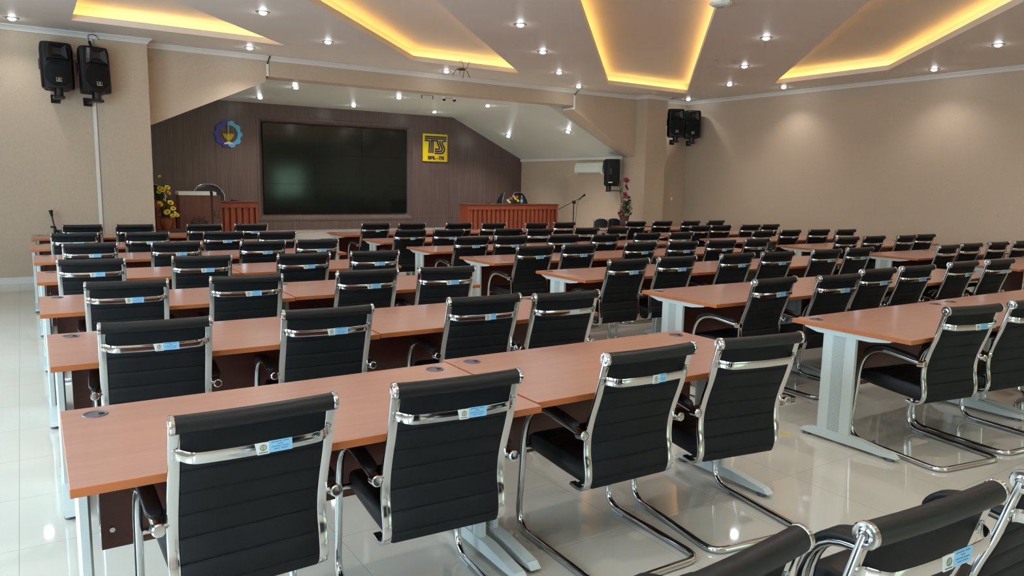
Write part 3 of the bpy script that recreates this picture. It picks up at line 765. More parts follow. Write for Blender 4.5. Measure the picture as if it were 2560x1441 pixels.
# ------------------------------------------------------------------ PA speakers
def make_speaker(bracket=True):
    t = thing('wall_speaker', 'x', 'speaker')
    # footprint: wide front, tapering to the back; front at -y
    bm = BM(); H_ = .64
    rows = []
    for z, s in ((0, .94), (.02, .985), (.10, 1), (.55, 1), (.62, .95), (.64, .90)):
        w = .205*s
        fp = [(-w, -.01), (-w+.03, -.055), (-.11, -.075), (.11, -.075), (w-.03, -.055), (w, -.01), (w, .05), (.12, .27), (-.12, .27), (-w, .05)]
        rows.append([bm.verts.new((x, y*(1 if s > .95 else .95), z)) for x, y in fp])
    n = 10
    for A, B in zip(rows, rows[1:]):
        for i in range(n): bm.faces.new((A[i], A[(i+1) % n], B[(i+1) % n], B[i]))
    bm.faces.new(rows[0][::-1]); bm.faces.new(rows[-1])
    link('cabinet', bm, 'speaker_plastic', t, 25)
    for sgn in (-1, 1):
        bm = BM(); box(bm, min(sgn*.175, sgn*.213), max(sgn*.175, sgn*.213), .055, .115, .26, .42, .012, 2); link('handle', bm, 'black_plastic', t)
    # round woofer grille
    bm = BM()
    pts = []
    for k in range(40):
        a = 2*PI*k/40; x = .178*math.cos(a); z = .215+.19*math.sin(a)
        z = min(z, .385); x = max(-.172, min(.172, x)); pts.append((x, z))
    A = [bm.verts.new((x, -.070+.30*max(0, abs(x)-.11), z)) for x, z in pts]
    B = [bm.verts.new((x*.96, -.088+.30*max(0, abs(x)-.11), .21+(z-.21)*.96)) for x, z in pts]
    C = bm.verts.new((0, -.092, .21))
    for i in range(40):
        bm.faces.new((A[i], A[(i+1) % 40], B[(i+1) % 40], B[i])); bm.faces.new((B[i], B[(i+1) % 40], C))
    link('grille', bm, 'speaker_grille', t, 50)
    # horn: flared recess
    bm = BM()
    o_ = [(-.125, .405), (.125, .405), (.105, .60), (-.105, .60)]; i_ = [(-.05, .47), (.05, .47), (.045, .56), (-.045, .56)]
    O1 = [bm.verts.new((x, -.118, z)) for x, z in o_]; O2 = [bm.verts.new((x*1.22, -.066, .5+(z-.5)*1.14)) for x, z in o_]
    I1 = [bm.verts.new((x, -.0765, z)) for x, z in i_]
    for i in range(4):
        j = (i+1) % 4; bm.faces.new((O1[i], O1[j], I1[j], I1[i])); bm.faces.new((O2[i], O2[j], O1[j], O1[i]))
    bm.faces.new(I1)
    link('horn', bm, 'black_plastic', t, 20)
    bm = BM(); sweep(bm, catmull([(-.155, -.078, .375), (-.09, -.090, .405), (0, -.094, .413), (.09, -.090, .405), (.155, -.078, .375)], 4), circ(.008, 8)); link('horn_lip', bm, 'speaker_plastic', t)
    bm = BM(); box(bm, -.036, .036, -.097, -.088, .085, .143, .002, 1); bd = link('badge', bm, 'steel_dull', t)
    bm = BM(); box(bm, -.030, .030, -.0985, -.096, .096, .138); link('badge_field', bm, 'display_gap', bd)
    bm = BM(); sweep(bm, [(.012*math.sin(a), -.0995, .117+.012*math.cos(a)) for a in [R(28+304*k/14) for k in range(15)]], circ(.0024, 5), normal=(0, 1, 0)); box(bm, -.0022, .0022, -.1005, -.098, .117, .133); link('badge_mark', bm, 'white_plastic', bd)
    bm = BM()
    for s in (-1, 1):
        for y in (-.03, .15): lathe(bm, [(0, -.015), (.014, -.014), (.018, 0)], 10, (s*.13, y, .004))
    link('rubber_feet', bm, 'black_plastic', t)
    if bracket:
        bm = BM(); tube(bm, [(0, .03, .01), (0, .03, -.12)], .062, 14); box(bm, -.07, .07, -.04, .09, -.14, -.105, .004, 1)
        box(bm, -.03, .03, .03, .34, -.125, -.095, .003, 1); box(bm, -.06, .06, .325, .34, -.16, -.04, .003, 1); link('wall_bracket', bm, 'black_plastic', t)
    return t
sp = make_speaker()
SPK = [(.54, 12.665, 2.83, 6, 4, 'black wall speaker farthest left, above the left desks'),
       (1.02, 12.60, 2.81, 20, 4, 'black wall speaker overlapping the conduit beside the left pillar'),
       (13.14, 12.86, 2.80, -30, 3, 'black wall speaker next to the right pillar, left one of the corner pair'),
       (13.60, 12.78, 2.79, -33, 3, 'black wall speaker in the right corner, facing out from the right wall')]
for k, (x, y, z, rz, tilt, lb) in enumerate(SPK):
    o = sp if k == 0 else copy_tree(sp)
    o.location = (x, y, z); o.rotation_euler = (R(-tilt), 0, R(rz)); o['label'] = lb; o['category'] = 'speaker'; o['group'] = 'black speakers on wall brackets'
o = copy_tree(sp); o.location = (11.90, 13.84, 1.60); tag(o, 'black speaker seen from its side, on the stage wall by the air conditioner', 'speaker', 'black speakers on wall brackets')
o.rotation_euler = (0, 0, R(-131))
bm = BM(); box(bm, -.208, -.2055, .06, .17, .075, .10); link('white_label', bm, 'white_plastic', o)
bm = BM(); box(bm, .2055, .208, .02, .12, .075, .10); link('white_label', bm, 'white_plastic', o)

# conduits
def conduit(pts, label, r=(.04, .022)):
    bm = BM(); sweep(bm, pts, rrect(r[0], r[1], .004, 2)); return tag(link('cable_conduit', bm, 'cornice_white'), label, 'conduit')
bm = BM(); box(bm, .975, 1.025, YW-.026, YW, .02, 3.62, .003, 1); tag(link('cable_conduit', bm, 'cornice_white'), 'long white cable conduit down the wall beside the left pillar', 'conduit')
c1 = thing('cable_conduit', 'short white conduit with a black cable, left on the beam', 'conduit', (3.67, YBM, 3.40))
bm = BM(); box(bm, -.025, .02, -.03, -.013, -.04, .165, .003, 1); link('cover', bm, 'cornice_white', c1)
bm = BM(); tube(bm, catmull([(0, -.02, .16), (.005, -.035, .20), (.03, -.085, .295)], 4), .01, 8); tube(bm, [(0, -.02, -.04), (-.015, -.01, -.07)], .01, 8); link('cable', bm, 'black_plastic', c1)
c2 = thing('cable_conduit', 'angled white conduit with a black cable, right end of the beam', 'conduit', (10.37, YBM, 3.28))
bm = BM(); box(bm, -.02, .02, -.035, -.013, -.01, .30, .003, 1); box(bm, -.028, -.0005, -.02, .37, -.012, .03, .003, 1); link('cover', bm, 'cornice_white', c2)
bm = BM(); tube(bm, catmull([(0, -.025, .29), (.01, -.05, .33), (.05, -.10, .405)], 4), .009, 8); link('cable', bm, 'black_plastic', c2)
bm = BM(); box(bm, XS1-.02, XS1, 13.72, 13.76, 1.75, 2.42, .003, 1); tag(link('cable_conduit', bm, 'cornice_white'), 'white conduit running down behind the side speaker on the stage wall', 'conduit')
bm = BM(); tube(bm, catmull([(XS1-.03, 13.72, 1.62), (XS1-.035, 13.70, 1.45), (XS1-.02, 13.62, 1.2), (XS1+.0, 13.5, 1.0)][:3], 4), .006, 6); tag(link('speaker_cable', bm, 'black_plastic'), 'thin black cable hanging below the side speaker by the maroon flowers', 'cable')
bm = BM(); tube(bm, catmull([(1.00, 12.88, 3.46), (.99, 12.90, 3.52), (.98, 12.93, 3.57)], 4), .022, 8)
tube(bm, catmull([(.98, 12.93, 3.57), (.97, 12.95, 3.66), (1.05, 12.9, 3.67), (1.10, 12.86, 3.60)], 5), .005, 6); tag(link('cable_loop', bm, 'black_plastic'), 'black cable plug and loop above the speakers at the left pillar', 'cable')

# ------------------------------------------------------------------ air conditioner on the stage side wall
ac = thing('air_conditioner', 'white split air conditioner high on the stage side wall', 'air conditioner', (XS1, 14.74, 1.89))
bm = BM(); prism(bm, [(0, 0), (-.16, 0), (-.20, .04), (-.215, .12), (-.20, .22), (-.15, .285), (0, .30)], -.55, .55, 'y'); 
for v in bm.verts: pass
link('body', bm, 'ac_plastic', ac, 30)
bm = BM(); prism(bm, [(-.205, .05), (-.222, .055), (-.222, .175), (-.205, .18)], -.49, .53, 'y'); link('front_panel', bm, 'white_plastic', ac)
bm = BM(); prism(bm, [(-.165, .004), (-.20, .036), (-.206, .034), (-.17, -.004)], -.46, .46, 'y'); link('louvre', bm, 'ac_side', ac)
bm = BM(); prism(bm, [(-.01, .005), (-.155, .005), (-.195, .045), (-.21, .12), (-.195, .215), (-.145, .28), (-.01, .29)], -.558, -.548, 'y'); link('end_cover', bm, 'ac_side', ac)

# ------------------------------------------------------------------ stage counters, lectern and chairs
def counter(name_label, x0, x1, yf, depth, ztop, slats, rightpost=True):
    w = x1-x0
    t = thing('stage_counter', name_label, 'counter', (x0, yf, ZS), 0, 'fluted wooden counters on the stage')
    h = ztop-ZS
    bm = BM(); box(bm, -.015, w+.015, -.015, depth, h-.03, h, .004, 1); link('top', bm, 'counter_edge', t)
    bm = BM(); box(bm, .0505, w-.0505, .004, .04, h-.13, h-.03, .002, 1); link('rail', bm, 'counter_wood', t)
    for xa, xb in ((0, .05), (w-.05, w)):
        bm = BM(); box(bm, xa, xb, .0, depth-.02, 0, h-.03, .002, 1); link('side_panel', bm, 'counter_wood', t)
    bm = BM(); box(bm, .05, w-.05, .06, .08, 0, h-.13); link('front_panel', bm, 'counter_edge', t)
    n = slats; sw = (w-.10)/n
    for k in range(n):
        bm = BM(); a = .05+k*sw
        prism(bm, [(a+.004, .06), (a+.012, .028), (a+sw*.5, .02), (a+sw-.03, .035), (a+sw-.018, .06)], .02, h-.13); link('slat', bm, 'counter_wood', t, 50)
    return t
counter('long fluted wooden counter at the right of the stage', 9.02, 11.74, 15.6, .45, 1.10, 20)
counter('fluted wooden counter between the lectern and the video wall', 1.98, 4.10, 15.8, .5, 1.145, 16)
lt = thing('lectern', 'brown wooden lectern with a white top, left on the stage', 'lectern', (2.39, 14.6, ZS))
bm = BM(); box(bm, 0, .72, 0, .32, 0, .90, .004, 1); link('body', bm, 'lectern_wood', lt)
bm = BM(); prism(bm, [(-.02, .902), (.34, .912), (.34, .972), (-.02, .962)], -.01, .64, 'x'); link('sloped_top', bm, 'white_plastic', lt)
bm = BM()
cx_ = .33; cz_ = .34
sweep(bm, [(cx_+.145*math.cos(R(a)), -.004, cz_+.145*math.sin(R(a))) for a in range(0, 360, 15)], rrect(.05, .02, .004, 1), closed=True, normal=(0, 1, 0))
for a in range(0, 360, 60): sweep(bm, [(cx_, -.004, cz_), (cx_+.13*math.cos(R(a+30)), -.004, cz_+.13*math.sin(R(a+30)))], rrect(.016, .04, .003, 1), normal=(0, 1, 0))
for a in range(0, 360, 30):
    sweep(bm, [(cx_+.165*math.cos(R(a)), -.004, cz_+.165*math.sin(R(a))), (cx_+.185*math.cos(R(a)), -.004, cz_+.185*math.sin(R(a)))], rrect(.03, .016, .003, 1), normal=(0, 1, 0))
lathe(bm, [(0, .016), (.035, .012), (.04, 0)], 14, xf=Matrix.Translation((cx_, 0, cz_)) @ Matrix.Rotation(PI/2, 4, 'X'))
link('wheel_carving', bm, 'lectern_carving', lt)
bm = BM()
tube(bm, catmull([(.575, -.003, .60), (.595, -.003, .615), (.61, -.003, .56), (.625, -.003, .49), (.64, -.003, .48)], 4), .006, 6)
tube(bm, catmull([(.61, -.003, .565), (.585, -.003, .52), (.575, -.003, .48)], 4), .006, 6)
tube(bm, catmull([(.70, -.003, .60), (.675, -.003, .61), (.66, -.003, .55), (.668, -.003, .49), (.70, -.003, .485)], 4), .006, 6); link('letter_carving', bm, 'lectern_carving', lt)

def stage_chair(x, y, rz, w, h, label, zb=ZS):
    t = thing('stage_armchair', label, 'chair', (x, y, zb), R(rz), 'dark round-backed chairs on the stage')
    bm = BM(); F = []; B = []
    nx = 14; nz = 10
    for j in range(nz+1):
        v_ = j/nz; fr = []; bk = []
        for i in range(nx+1):
            u = -1+2*i/nx
            top = h - .20*abs(u)**3.2 - .02*u*u
            z = .50+(top-.50)*v_
            xx = u*w/2*(1-.10*v_*abs(u)); yy = -.06-.06*v_+.10*u*u
            e = .02 if (0 < i < nx and j < nz) else .006
            fr.append(bm.verts.new((xx, yy-e, z))); bk.append(bm.verts.new((xx, yy+e, z)))
        F.append(fr); B.append(bk)
    for A in (F, B):
        for j in range(nz):
            for i in range(nx): bm.faces.new((A[j][i], A[j][i+1], A[j+1][i+1], A[j+1][i]))
    for j in range(nz):
        for i in (0, -1): bm.faces.new((F[j][i], F[j+1][i], B[j+1][i], B[j][i]))
    for i in range(nx):
        for j in (0, -1): bm.faces.new((F[j][i], F[j][i+1], B[j][i+1], B[j][i]))
    link('backrest', bm, 'chair_back_leather', t, 60)
    bm = BM(); pts = []
    for i in range(-14, 15):
        u = i/14; pts.append((u*w/2*(1-.10*abs(u))*1.04, -.12+.10*u*u, h - .20*abs(u)**3.2 - .02*u*u+.01))
    pts = [(pts[0][0], pts[0][1], .50)] + pts + [(pts[-1][0], pts[-1][1], .50)]
    tube(bm, pts, .012, 8); link('chrome_rim', bm, 'chrome', t, 60)
    bm = BM(); box(bm, -w/2+.03, w/2-.03, -.05, .42, .42, .50, .025, 3); link('seat', bm, 'chair_back_leather', t)
    for sx in (-1, 1):
        for sy in (0, .40):
            bm = BM(); cyl(bm, (sx*(w/2-.05), sy, .43), (sx*(w/2-.03), sy*1.05-.01, .0), .012, 8); link('leg', bm, 'chrome', t)
    return t
# chairs stand behind the counters, facing the audience (their fronts to -y)
stage_chair(3.33, 16.75, 180, .68, 1.08, 'dark round-backed chair with chrome rim behind the lectern')
stage_chair(2.20, 16.75, 180, .60, 1.07, 'dark round-backed chair behind the flower pot, half hidden by the pillar')
stage_chair(10.45, 16.45, 75, .50, .99, 'dark chair turned sideways with a chrome rim behind the right counter')
stage_chair(11.12, 16.45, 185, .56, .99, 'dark round-backed chair behind the bouquet on the right counter')

# ------------------------------------------------------------------ flowers
def petal_ring(bm, c, r, n, up, open_, mi, rot=0, nrm=None):
    for k in range(n):
        a = rot+2*PI*k/n; d = Vector((math.cos(a), math.sin(a), 0)); s = Vector((-math.sin(a), math.cos(a), 0))
        z = Vector((0, 0, 1))
        rows = []
        for t, w in ((0, .18), (.35, .75), (.7, .9), (1, .25)):
            p = d*(r*open_*t) + z*(r*up*(t-.25*open_*t*t))
            rows.append([p - s*(r*.55*w), p+d*(-r*.06)+z*(-r*.04), p + s*(r*.55*w)])
        V = [[bm.verts.new(c + (nrm @ q if nrm else q)) for q in row] for row in rows]
        for A, B in zip(V, V[1:]):
            for i in range(2): f = bm.faces.new((A[i], A[i+1], B[i+1], B[i])); f.material_index = mi
def rose(name, parent, c, r, m, tilt=(0, 0)):
    bm = BM(); mt = Matrix.Rotation(tilt[0], 3, 'X') @ Matrix.Rotation(tilt[1], 3, 'Y')
    petal_ring(bm, Vector(c), r, 6, .55, 1.0, 0, .2, mt); petal_ring(bm, Vector(c), r*.85, 5, .85, .65, 0, .7, mt); petal_ring(bm, Vector(c), r*.6, 4, 1.05, .35, 1, 0, mt)
    return link(name, bm, list(m), parent, 80)
def leaf(bm, p, d, L_, w, mi=0):
    p = Vector(p); d = Vector(d).normalized(); s = d.cross(Vector((0, 0, 1)));
    if s.length < .1: s = Vector((1, 0, 0))
    s.normalize(); u = s.cross(d)
    V = []
    for t, ww in ((0, .1), (.3, .9), (.65, .8), (1, .05)):
        q = p+d*L_*t - Vector((0, 0, 1))*L_*.25*t*t
        V.append([bm.verts.new(q-s*w*ww/2+u*w*.15*ww), bm.verts.new(q), bm.verts.new(q+s*w*ww/2+u*w*.15*ww)])
    for A, B in zip(V, V[1:]):
        for i in range(2): f = bm.faces.new((A[i], A[i+1], B[i+1], B[i])); f.material_index = mi
def thick_pot(bm, prof, n=24): lathe(bm, prof, n)
# low table with terracotta pot and yellow roses (left)
ltab = thing('low_table', 'low dark-topped wooden table under the yellow flowers, left of the stage', 'table', (1.88, 13.72, 0))
bm = BM(); box(bm, -.02, .78, 0, .5, .665, .70, .003, 1); link('top', bm, 'lectern_carving', ltab)
bm = BM(); box(bm, 0, .76, .03, .47, ZS+.0, .665, .003, 1); link('front', bm, 'counter_wood', ltab)
ltab.location = (1.86, 13.75, 0)
fp = thing('flower_pot', 'terracotta pot of yellow roses on the low table beside the lectern', 'flower arrangement', (2.06, 14.0, .70))
bm = BM(); lathe(bm, [(0, 0), (.06, 0), (.085, .06), (.10, .14), (.105, .20), (.095, .215), (.085, .20), (.08, .12), (0, .10)], 20); link('pot', bm, 'terracotta', fp)
bm = BM()
for k in range(60):
    a = random.uniform(0, 2*PI); zz = random.uniform(.18, .42); rr_ = random.uniform(.02, .10)
    leaf(bm, (rr_*math.cos(a), rr_*math.sin(a), zz), (math.cos(a), math.sin(a), random.uniform(-.2, .8)), random.uniform(.06, .10), .045, random.choice([0, 0, 1]))
link('leaves', bm, ['leaf_dark', 'leaf_green'], fp, 80)
ry = [(-.09, -.06, .50, .055, 1), (.08, -.05, .52, .055, 0), (.12, -.04, .42, .05, 0), (.02, -.10, .36, .06, 0), (.10, -.09, .30, .045, 0), (.17, -.06, .31, .045, 0), (-.03, -.05, .74, .055, 0), (.04, -.04, .78, .05, 0), (.05, -.06, .69, .045, 1), (-.07, -.03, .77, .045, 0), (-.06, 0, .97, .03, 0), (-.09, -.02, .70, .04, 0), (-.01, -.03, .57, .03, 0)]
for x, y, z, r_, g in ry: rose('rose', fp, (x, y, z-.06), r_, ('petal_gold', 'petal_yellow') if g else ('petal_yellow', 'petal_gold'), (R(50), R(random.uniform(-30, 30))))
for x, y, z in ((.09, -.12, .40), (.14, -.10, .35), (.02, -.02, .62)): rose('small_flower', fp, (x, y, z-.05), .022, ('petal_white', 'petal_white'), (R(40), 0))
bm = BM()
for x, y, z, r_, g in ry: tube(bm, catmull([(x*.2, y*.2, .15), (x*.5+.02, y*.5, z*.5+.05), (x, y, z-.06)], 4), .0035, 5)
link('stems', bm, 'leaf_green', fp)
# side table with the tall maroon arrangement (right)
rt_ = thing('low_table', 'low dark wooden table under the tall maroon flowers by the right pillar', 'table', (11.2, 12.42, 0))
bm = BM(); box(bm, 0, .95, 0, .45, .67, .70, .003, 1); link('top', bm, 'counter_edge', rt_)
for x in (.04, .87):
    for y in (.03, .38): bm = BM(); box(bm, x, x+.045, y, y+.045, 0, .67); link('leg', bm, 'counter_edge', rt_)
fr_ = thing('potted_flowers', 'tall brown pot with green foliage and maroon lilies by the right pillar', 'flower arrangement', (11.385, 12.62, .70))
bm = BM(); lathe(bm, [(0, 0), (.075, 0), (.08, .02), (.112, .22), (.12, .225), (.12, .245), (.105, .245), (.1, .21), (0, .2)], 20); link('pot', bm, 'brown_pot', fr_)
bm = BM()
for k in range(420):
    a = random.uniform(0, 2*PI); zz = random.uniform(.24, .66); rr_ = random.uniform(.0, .13)*(1.15-(zz-.24)/.6)
    leaf(bm, (.06+rr_*math.cos(a), rr_*math.sin(a), zz), (math.cos(a), math.sin(a), random.uniform(.1, 1.4)), random.uniform(.06, .11), .030, random.choice([0, 1]))
for k in range(14):
    a = random.uniform(PI*.7, PI*1.4); leaf(bm, (-.03, 0, .25), (math.cos(a), math.sin(a), random.uniform(-.3, .5)), .13, .03, 0)
link('foliage', bm, ['leaf_green', 'leaf_bright'], fr_, 80)
for x, y, z, r_, c_ in ((0, -.02, 1.03, .07, 'petal_maroon'), (.0, -.03, .87, .075, 'petal_maroon'), (-.03, -.04, .70, .075, 'petal_maroon'), (-.02, -.05, .62, .06, 'petal_pink'), (.03, -.03, .66, .05, 'petal_pink'),
                        (-.10, -.05, .42, .065, 'petal_purple'), (-.13, -.04, .34, .05, 'petal_purple'), (-.17, -.03, .29, .05, 'petal_maroon'), (-.07, -.08, .36, .045, 'petal_maroon'), (-.02, -.10, .27, .03, 'petal_pink')):
    bm = BM(); mt = Matrix.Rotation(R(60), 3, 'X') @ Matrix.Rotation(R(random.uniform(-25, 25)), 3, 'Y')
    petal_ring(bm, Vector((x, y, z)), r_, 6, .25, 1.05, 0, random.random(), mt); petal_ring(bm, Vector((x, y, z)), r_*.5, 5, .7, .5, 0, .3, mt); link('flower', bm, c_, fr_, 80)
bm = BM(); tube(bm, catmull([(0, 0, .2), (.02, 0, .6), (.04, -.01, .85), (0, -.02, 1.03)], 5), .005, 6); tube(bm, catmull([(-.02, 0, .2), (-.08, -.03, .6), (-.11, -.03, .9)], 5), .004, 6); link('stems', bm, 'brown_wire', fr_)
# small bouquet, bottle, desk microphones on the counters
bq = thing('flower_bouquet', 'small mixed bouquet with red and yellow blooms on the right counter', 'flower arrangement', (10.44, 15.80, 1.10))
bm = BM()
for k in range(90):
    a = random.uniform(0, 2*PI); leaf(bm, (random.uniform(-.14, .14), random.uniform(-.04, .04), random.uniform(.02, .14)), (math.cos(a), math.sin(a)*.5, random.uniform(0, 1)), .08, .035, random.choice([0, 1]))
link('leaves', bm, ['leaf_green', 'leaf_bright'], bq, 80)
bm = BM(); box(bm, -.10, .10, -.04, .04, 0, .05, .01, 2); link('basket', bm, 'lectern_carving', bq)
for x, z, c_ in ((-.17, .10, 'petal_white'), (-.08, .15, 'petal_orange'), (0, .20, 'petal_pink'), (.05, .15, 'petal_yellow'), (.13, .10, 'petal_yellow'), (-.13, .06, 'petal_white'), (.10, .19, 'petal_orange')):
    rose('flower', bq, (x, -.04, z-.02), .042, (c_, c_), (R(50), 0))
bt = thing('water_bottle', 'small clear plastic water bottle beside the bouquet on the counter', 'bottle', (10.68, 15.74, 1.10))
bm = BM(); lathe(bm, [(0, 0), (.03, 0), (.032, .01), (.032, .13), (.026, .155), (.013, .175), (.013, .19), (0, .19)], 16); link('body', bm, 'bottle_plastic', bt)
bm = BM(); lathe(bm, [(.0328, .05), (.0328, .11)], 16); link('label_band', bm, 'bottle_label', bt)
bm = BM(); lathe(bm, [(0, .205), (.015, .205), (.015, .188), (0, .188)], 12); link('cap', bm, 'white_plastic', bt)
def hand_mic(x, y, z, rz, label):
    t = thing('microphone', label, 'microphone', (x, y, z+.022), R(rz))
    bm = BM(); tube(bm, [(0, 0, 0), (.13, 0, -.006)], .013, 10, scale=[1.1, .8]); link('handle', bm, 'black_plastic', t)
    bm = BM(); lathe(bm, [(0, -.024), (.017, -.017), (.024, 0), (.017, .017), (0, .024)], 14); link('head', bm, 'black_plastic', t)
hand_mic(3.60, 15.86, 1.145, 0, 'black handheld microphone lying on the left counter near the video wall')
hand_mic(2.42, 15.95, 1.145, 170, 'black microphone tip showing left of the lectern on the counter')
hand_mic(9.78, 15.86, 1.10, 200, 'black microphone lying at the left end of the right counter')
fd = thing('table_flowers', 'tiny orange and green flower on the counter behind the lectern', 'flower arrangement', (2.95, 15.95, 1.145))
rose('flower', fd, (.0, -.02, .13), .05, ('petal_orange', 'petal_orange'), (R(50), 0))
bm = BM()
for k in range(16):
    a = random.uniform(0, 2*PI); leaf(bm, (-.03, 0, .04), (math.cos(a), math.sin(a), .8), .10, .03)
cyl(bm, (0, 0, 0), (0, 0, .12), .012, 8); link('leaves', bm, 'leaf_green', fd, 80)
# ------------------------------------------------------------------ microphone stands
ms = thing('microphone_stand', 'black boom microphone stand beside the right counter', 'microphone stand', (10.22, 13.0, 0))
bm = BM(); tube(bm, [(0, 0, .12), (0, 0, 1.22)], .011, 10); link('pole', bm, 'black_plastic', ms)
bm = BM(); tube(bm, [(-.42, 0, 1.07), (.16, -.02, 1.32)], .008, 8); link('boom', bm, 'black_plastic', ms)
bm = BM(); box(bm, -.03, .035, -.03, .03, 1.19, 1.27, .01, 2); link('clutch', bm, 'black_plastic', ms)
bm = BM(); tube(bm, [(.14, -.02, 1.29), (.20, -.02, 1.34), (.27, -.02, 1.385)], .015, 10, scale=[.8, 1, 1.5]); lathe(bm, [(0, -.03), (.02, -.02), (.027, 0), (.02, .02), (0, .03)], 12, (.28, -.02, 1.39)); link('microphone', bm, 'black_plastic', ms)
bm = BM(); tube(bm, catmull([(.18, -.02, 1.32), (.10, 0, 1.20), (.07, 0, .8), (.05, 0, .3), (.1, .1, .012)], 5), .0045, 6); link('cable', bm, 'black_plastic', ms)
for a in (90, 210, 330):
    bm = BM(); tube(bm, [(0, 0, .14), (.30*math.cos(R(a)), .30*math.sin(R(a)), .012)], .009, 8); link('leg', bm, 'black_plastic', ms)
m2 = thing('microphone_stand', 'slim black microphone stand in front of the lectern', 'microphone stand', (2.82, 13.95, ZS))
bm = BM(); tube(bm, [(0, 0, .02), (.0, 0, .93)], .014, 10); link('pole', bm, 'black_plastic', m2)
bm = BM(); lathe(bm, [(0, 0), (.13, 0), (.13, .012), (.02, .03), (0, .03)], 20); link('base', bm, 'black_plastic', m2)
bm = BM(); tube(bm, [(0, 0, .90), (-.01, -.02, .97), (-.02, -.03, 1.0)], .022, 10, scale=[1, 1.2, .7]); link('clip', bm, 'black_plastic', m2)
m3 = thing('microphone_stand', 'folded black stand leaning against the wall behind the left desks', 'microphone stand', (.38, 12.82, 0))
bm = BM(); tube(bm, [(.0, 0, .05), (.0, 0, .84)], .018, 8); link('pole', bm, 'black_plastic', m3)
bm = BM(); tube(bm, catmull([(.03, .02, .78), (.0, .02, .86), (-.02, .03, .98), (-.03, .03, 1.07)], 4), .011, 8); tube(bm, [(-.022, .03, 1.0), (-.03, .03, 1.05), (-.032, .03, 1.09)], .02, 8, scale=[.8, 1.1, 1.5]); link('boom', bm, 'black_plastic', m3)
bm = BM(); tube(bm, [(-.05, 0, .845), (.02, 0, .84)], .014, 8); lathe(bm, [(0, -.05), (.03, -.04), (.042, 0), (.03, .04), (0, .05)], 12, (.075, 0, .755)); tube(bm, [(0, 0, .80), (.07, 0, .76)], .022, 8); link('clamp_knob', bm, 'black_plastic', m3)
for a in (30, 150, 270):
    bm = BM(); tube(bm, [(0, 0, .2), (.13*math.cos(R(a)), .13*math.sin(R(a)), .012)], .009, 8); link('leg', bm, 'black_plastic', m3)

# ------------------------------------------------------------------ folding chairs by the right table
def folding_chair(x, y, rz, label):
    t = thing('folding_chair', label, 'chair', (x, y, 0), R(rz), 'black folding chairs in front of the right pillar')
    bm = BM(); F = []
    for j in range(6):
        v_ = j/5; row = []
        for i in range(11):
            u = -1+2*i/10; top = .86-.07*abs(u)**3; z = .62+(top-.62)*v_
            row.append((u*.15, -.02+.04*u*u-.03*v_, z))
        F.append(row)
    A = [[bm.verts.new((x_, y_-.015, z)) for x_, y_, z in r_] for r_ in F]; B = [[bm.verts.new((x_, y_+.015, z)) for x_, y_, z in r_] for r_ in F]
    for Q in (A, B):
        for j in range(5):
            for i in range(10): bm.faces.new((Q[j][i], Q[j][i+1], Q[j+1][i+1], Q[j+1][i]))
    for j in range(5):
        for i in (0, -1): bm.faces.new((A[j][i], A[j+1][i], B[j+1][i], B[j][i]))
    for i in range(10):
        for j in (0, -1): bm.faces.new((A[j][i], A[j][i+1], B[j][i+1], B[j][i]))
    link('backrest', bm, 'chair_back_leather', t, 60)
    bm = BM(); box(bm, -.14, .14, .02, .36, .43, .46, .012, 2); link('seat', bm, 'chair_back_leather', t)
    for s in (-1, 1):
        bm = BM(); tube(bm, [(s*.165, -.03, .84), (s*.165, .42, .0)], .011, 8); link('leg', bm, 'steel_dull', t)
        bm = BM(); tube(bm, [(s*.15, .36, .44), (s*.15, -.06, .0)], .011, 8); link('leg', bm, 'steel_dull', t)
folding_chair(11.00, 12.97, -36, 'black folding chair, left one of the pair beside the maroon flowers')
folding_chair(11.41, 13.0, -34, 'black folding chair, right one of the pair beside the maroon flowers')

# ------------------------------------------------------------------ small ceiling and wall things
sb = thing('ceiling_bracket', 'small dark ceiling fixture with thin splayed legs and bent wires', 'bracket', (6.49, 11.5, 3.55))
bm = BM(); lathe(bm, [(0, .022), (.05, .018), (.085, 0), (.05, -.018), (0, -.022)], 16); link('body', bm, 'black_plastic', sb)
bm = BM()
for a, b_ in (((-.08, 0, 0), (-.19, -.03, -.12)), ((.09, 0, -.01), (.16, -.02, -.13)), ((.05, -.02, -.01), (.0, -.05, -.16)), ((-.02, 0, -.02), (.0, .06, -.07))):
    m_ = Vector(a).lerp(Vector(b_), .3)+Vector((0, 0, .012)); tube(bm, [a, m_, b_], .0045, 6)
link('legs', bm, 'black_plastic', sb)
bm = BM(); tube(bm, catmull([(.05, 0, .01), (.02, 0, .10), (.0, 0, .148), (-.05, 0, .11)], 5), .0045, 6); tube(bm, catmull([(.09, 0, .02), (.12, 0, .05), (.14, .0, .11), (.18, 0, .149)], 5), .0045, 6); link('wires', bm, 'brown_wire', sb)
mb = thing('metal_rail', 'thin metal rail with two hooks on the stage ceiling', 'bracket', (7.05, 13.9, ZSC))
bm = BM(); box(bm, -.13, .13, -.008, .008, -.012, 0); link('rail', bm, 'steel_dull', mb)
for x in (-.125, .125): bm = BM(); box(bm, x-.006, x+.006, -.008, .008, -.075, -.01); link('hook', bm, 'black_plastic', mb)
for k, (x, lb) in enumerate(((7.44, 'left dome camera of the pair hanging from the stage ceiling'), (7.68, 'right dome camera of the pair hanging from the stage ceiling'))):
    t = thing('security_camera', lb, 'camera', (x, 13.9, ZSC), 0, 'small dome cameras on the stage ceiling')
    bm = BM(); lathe(bm, [(0, 0), (.038, 0), (.038, -.03), (.03, -.045), (0, -.045)], 16); link('base', bm, 'white_plastic', t)
    bm = BM(); lathe(bm, [(.034, -.045), (.036, -.06), (.025, -.082), (0, -.09)], 16); link('dome', bm, 'black_plastic', t)
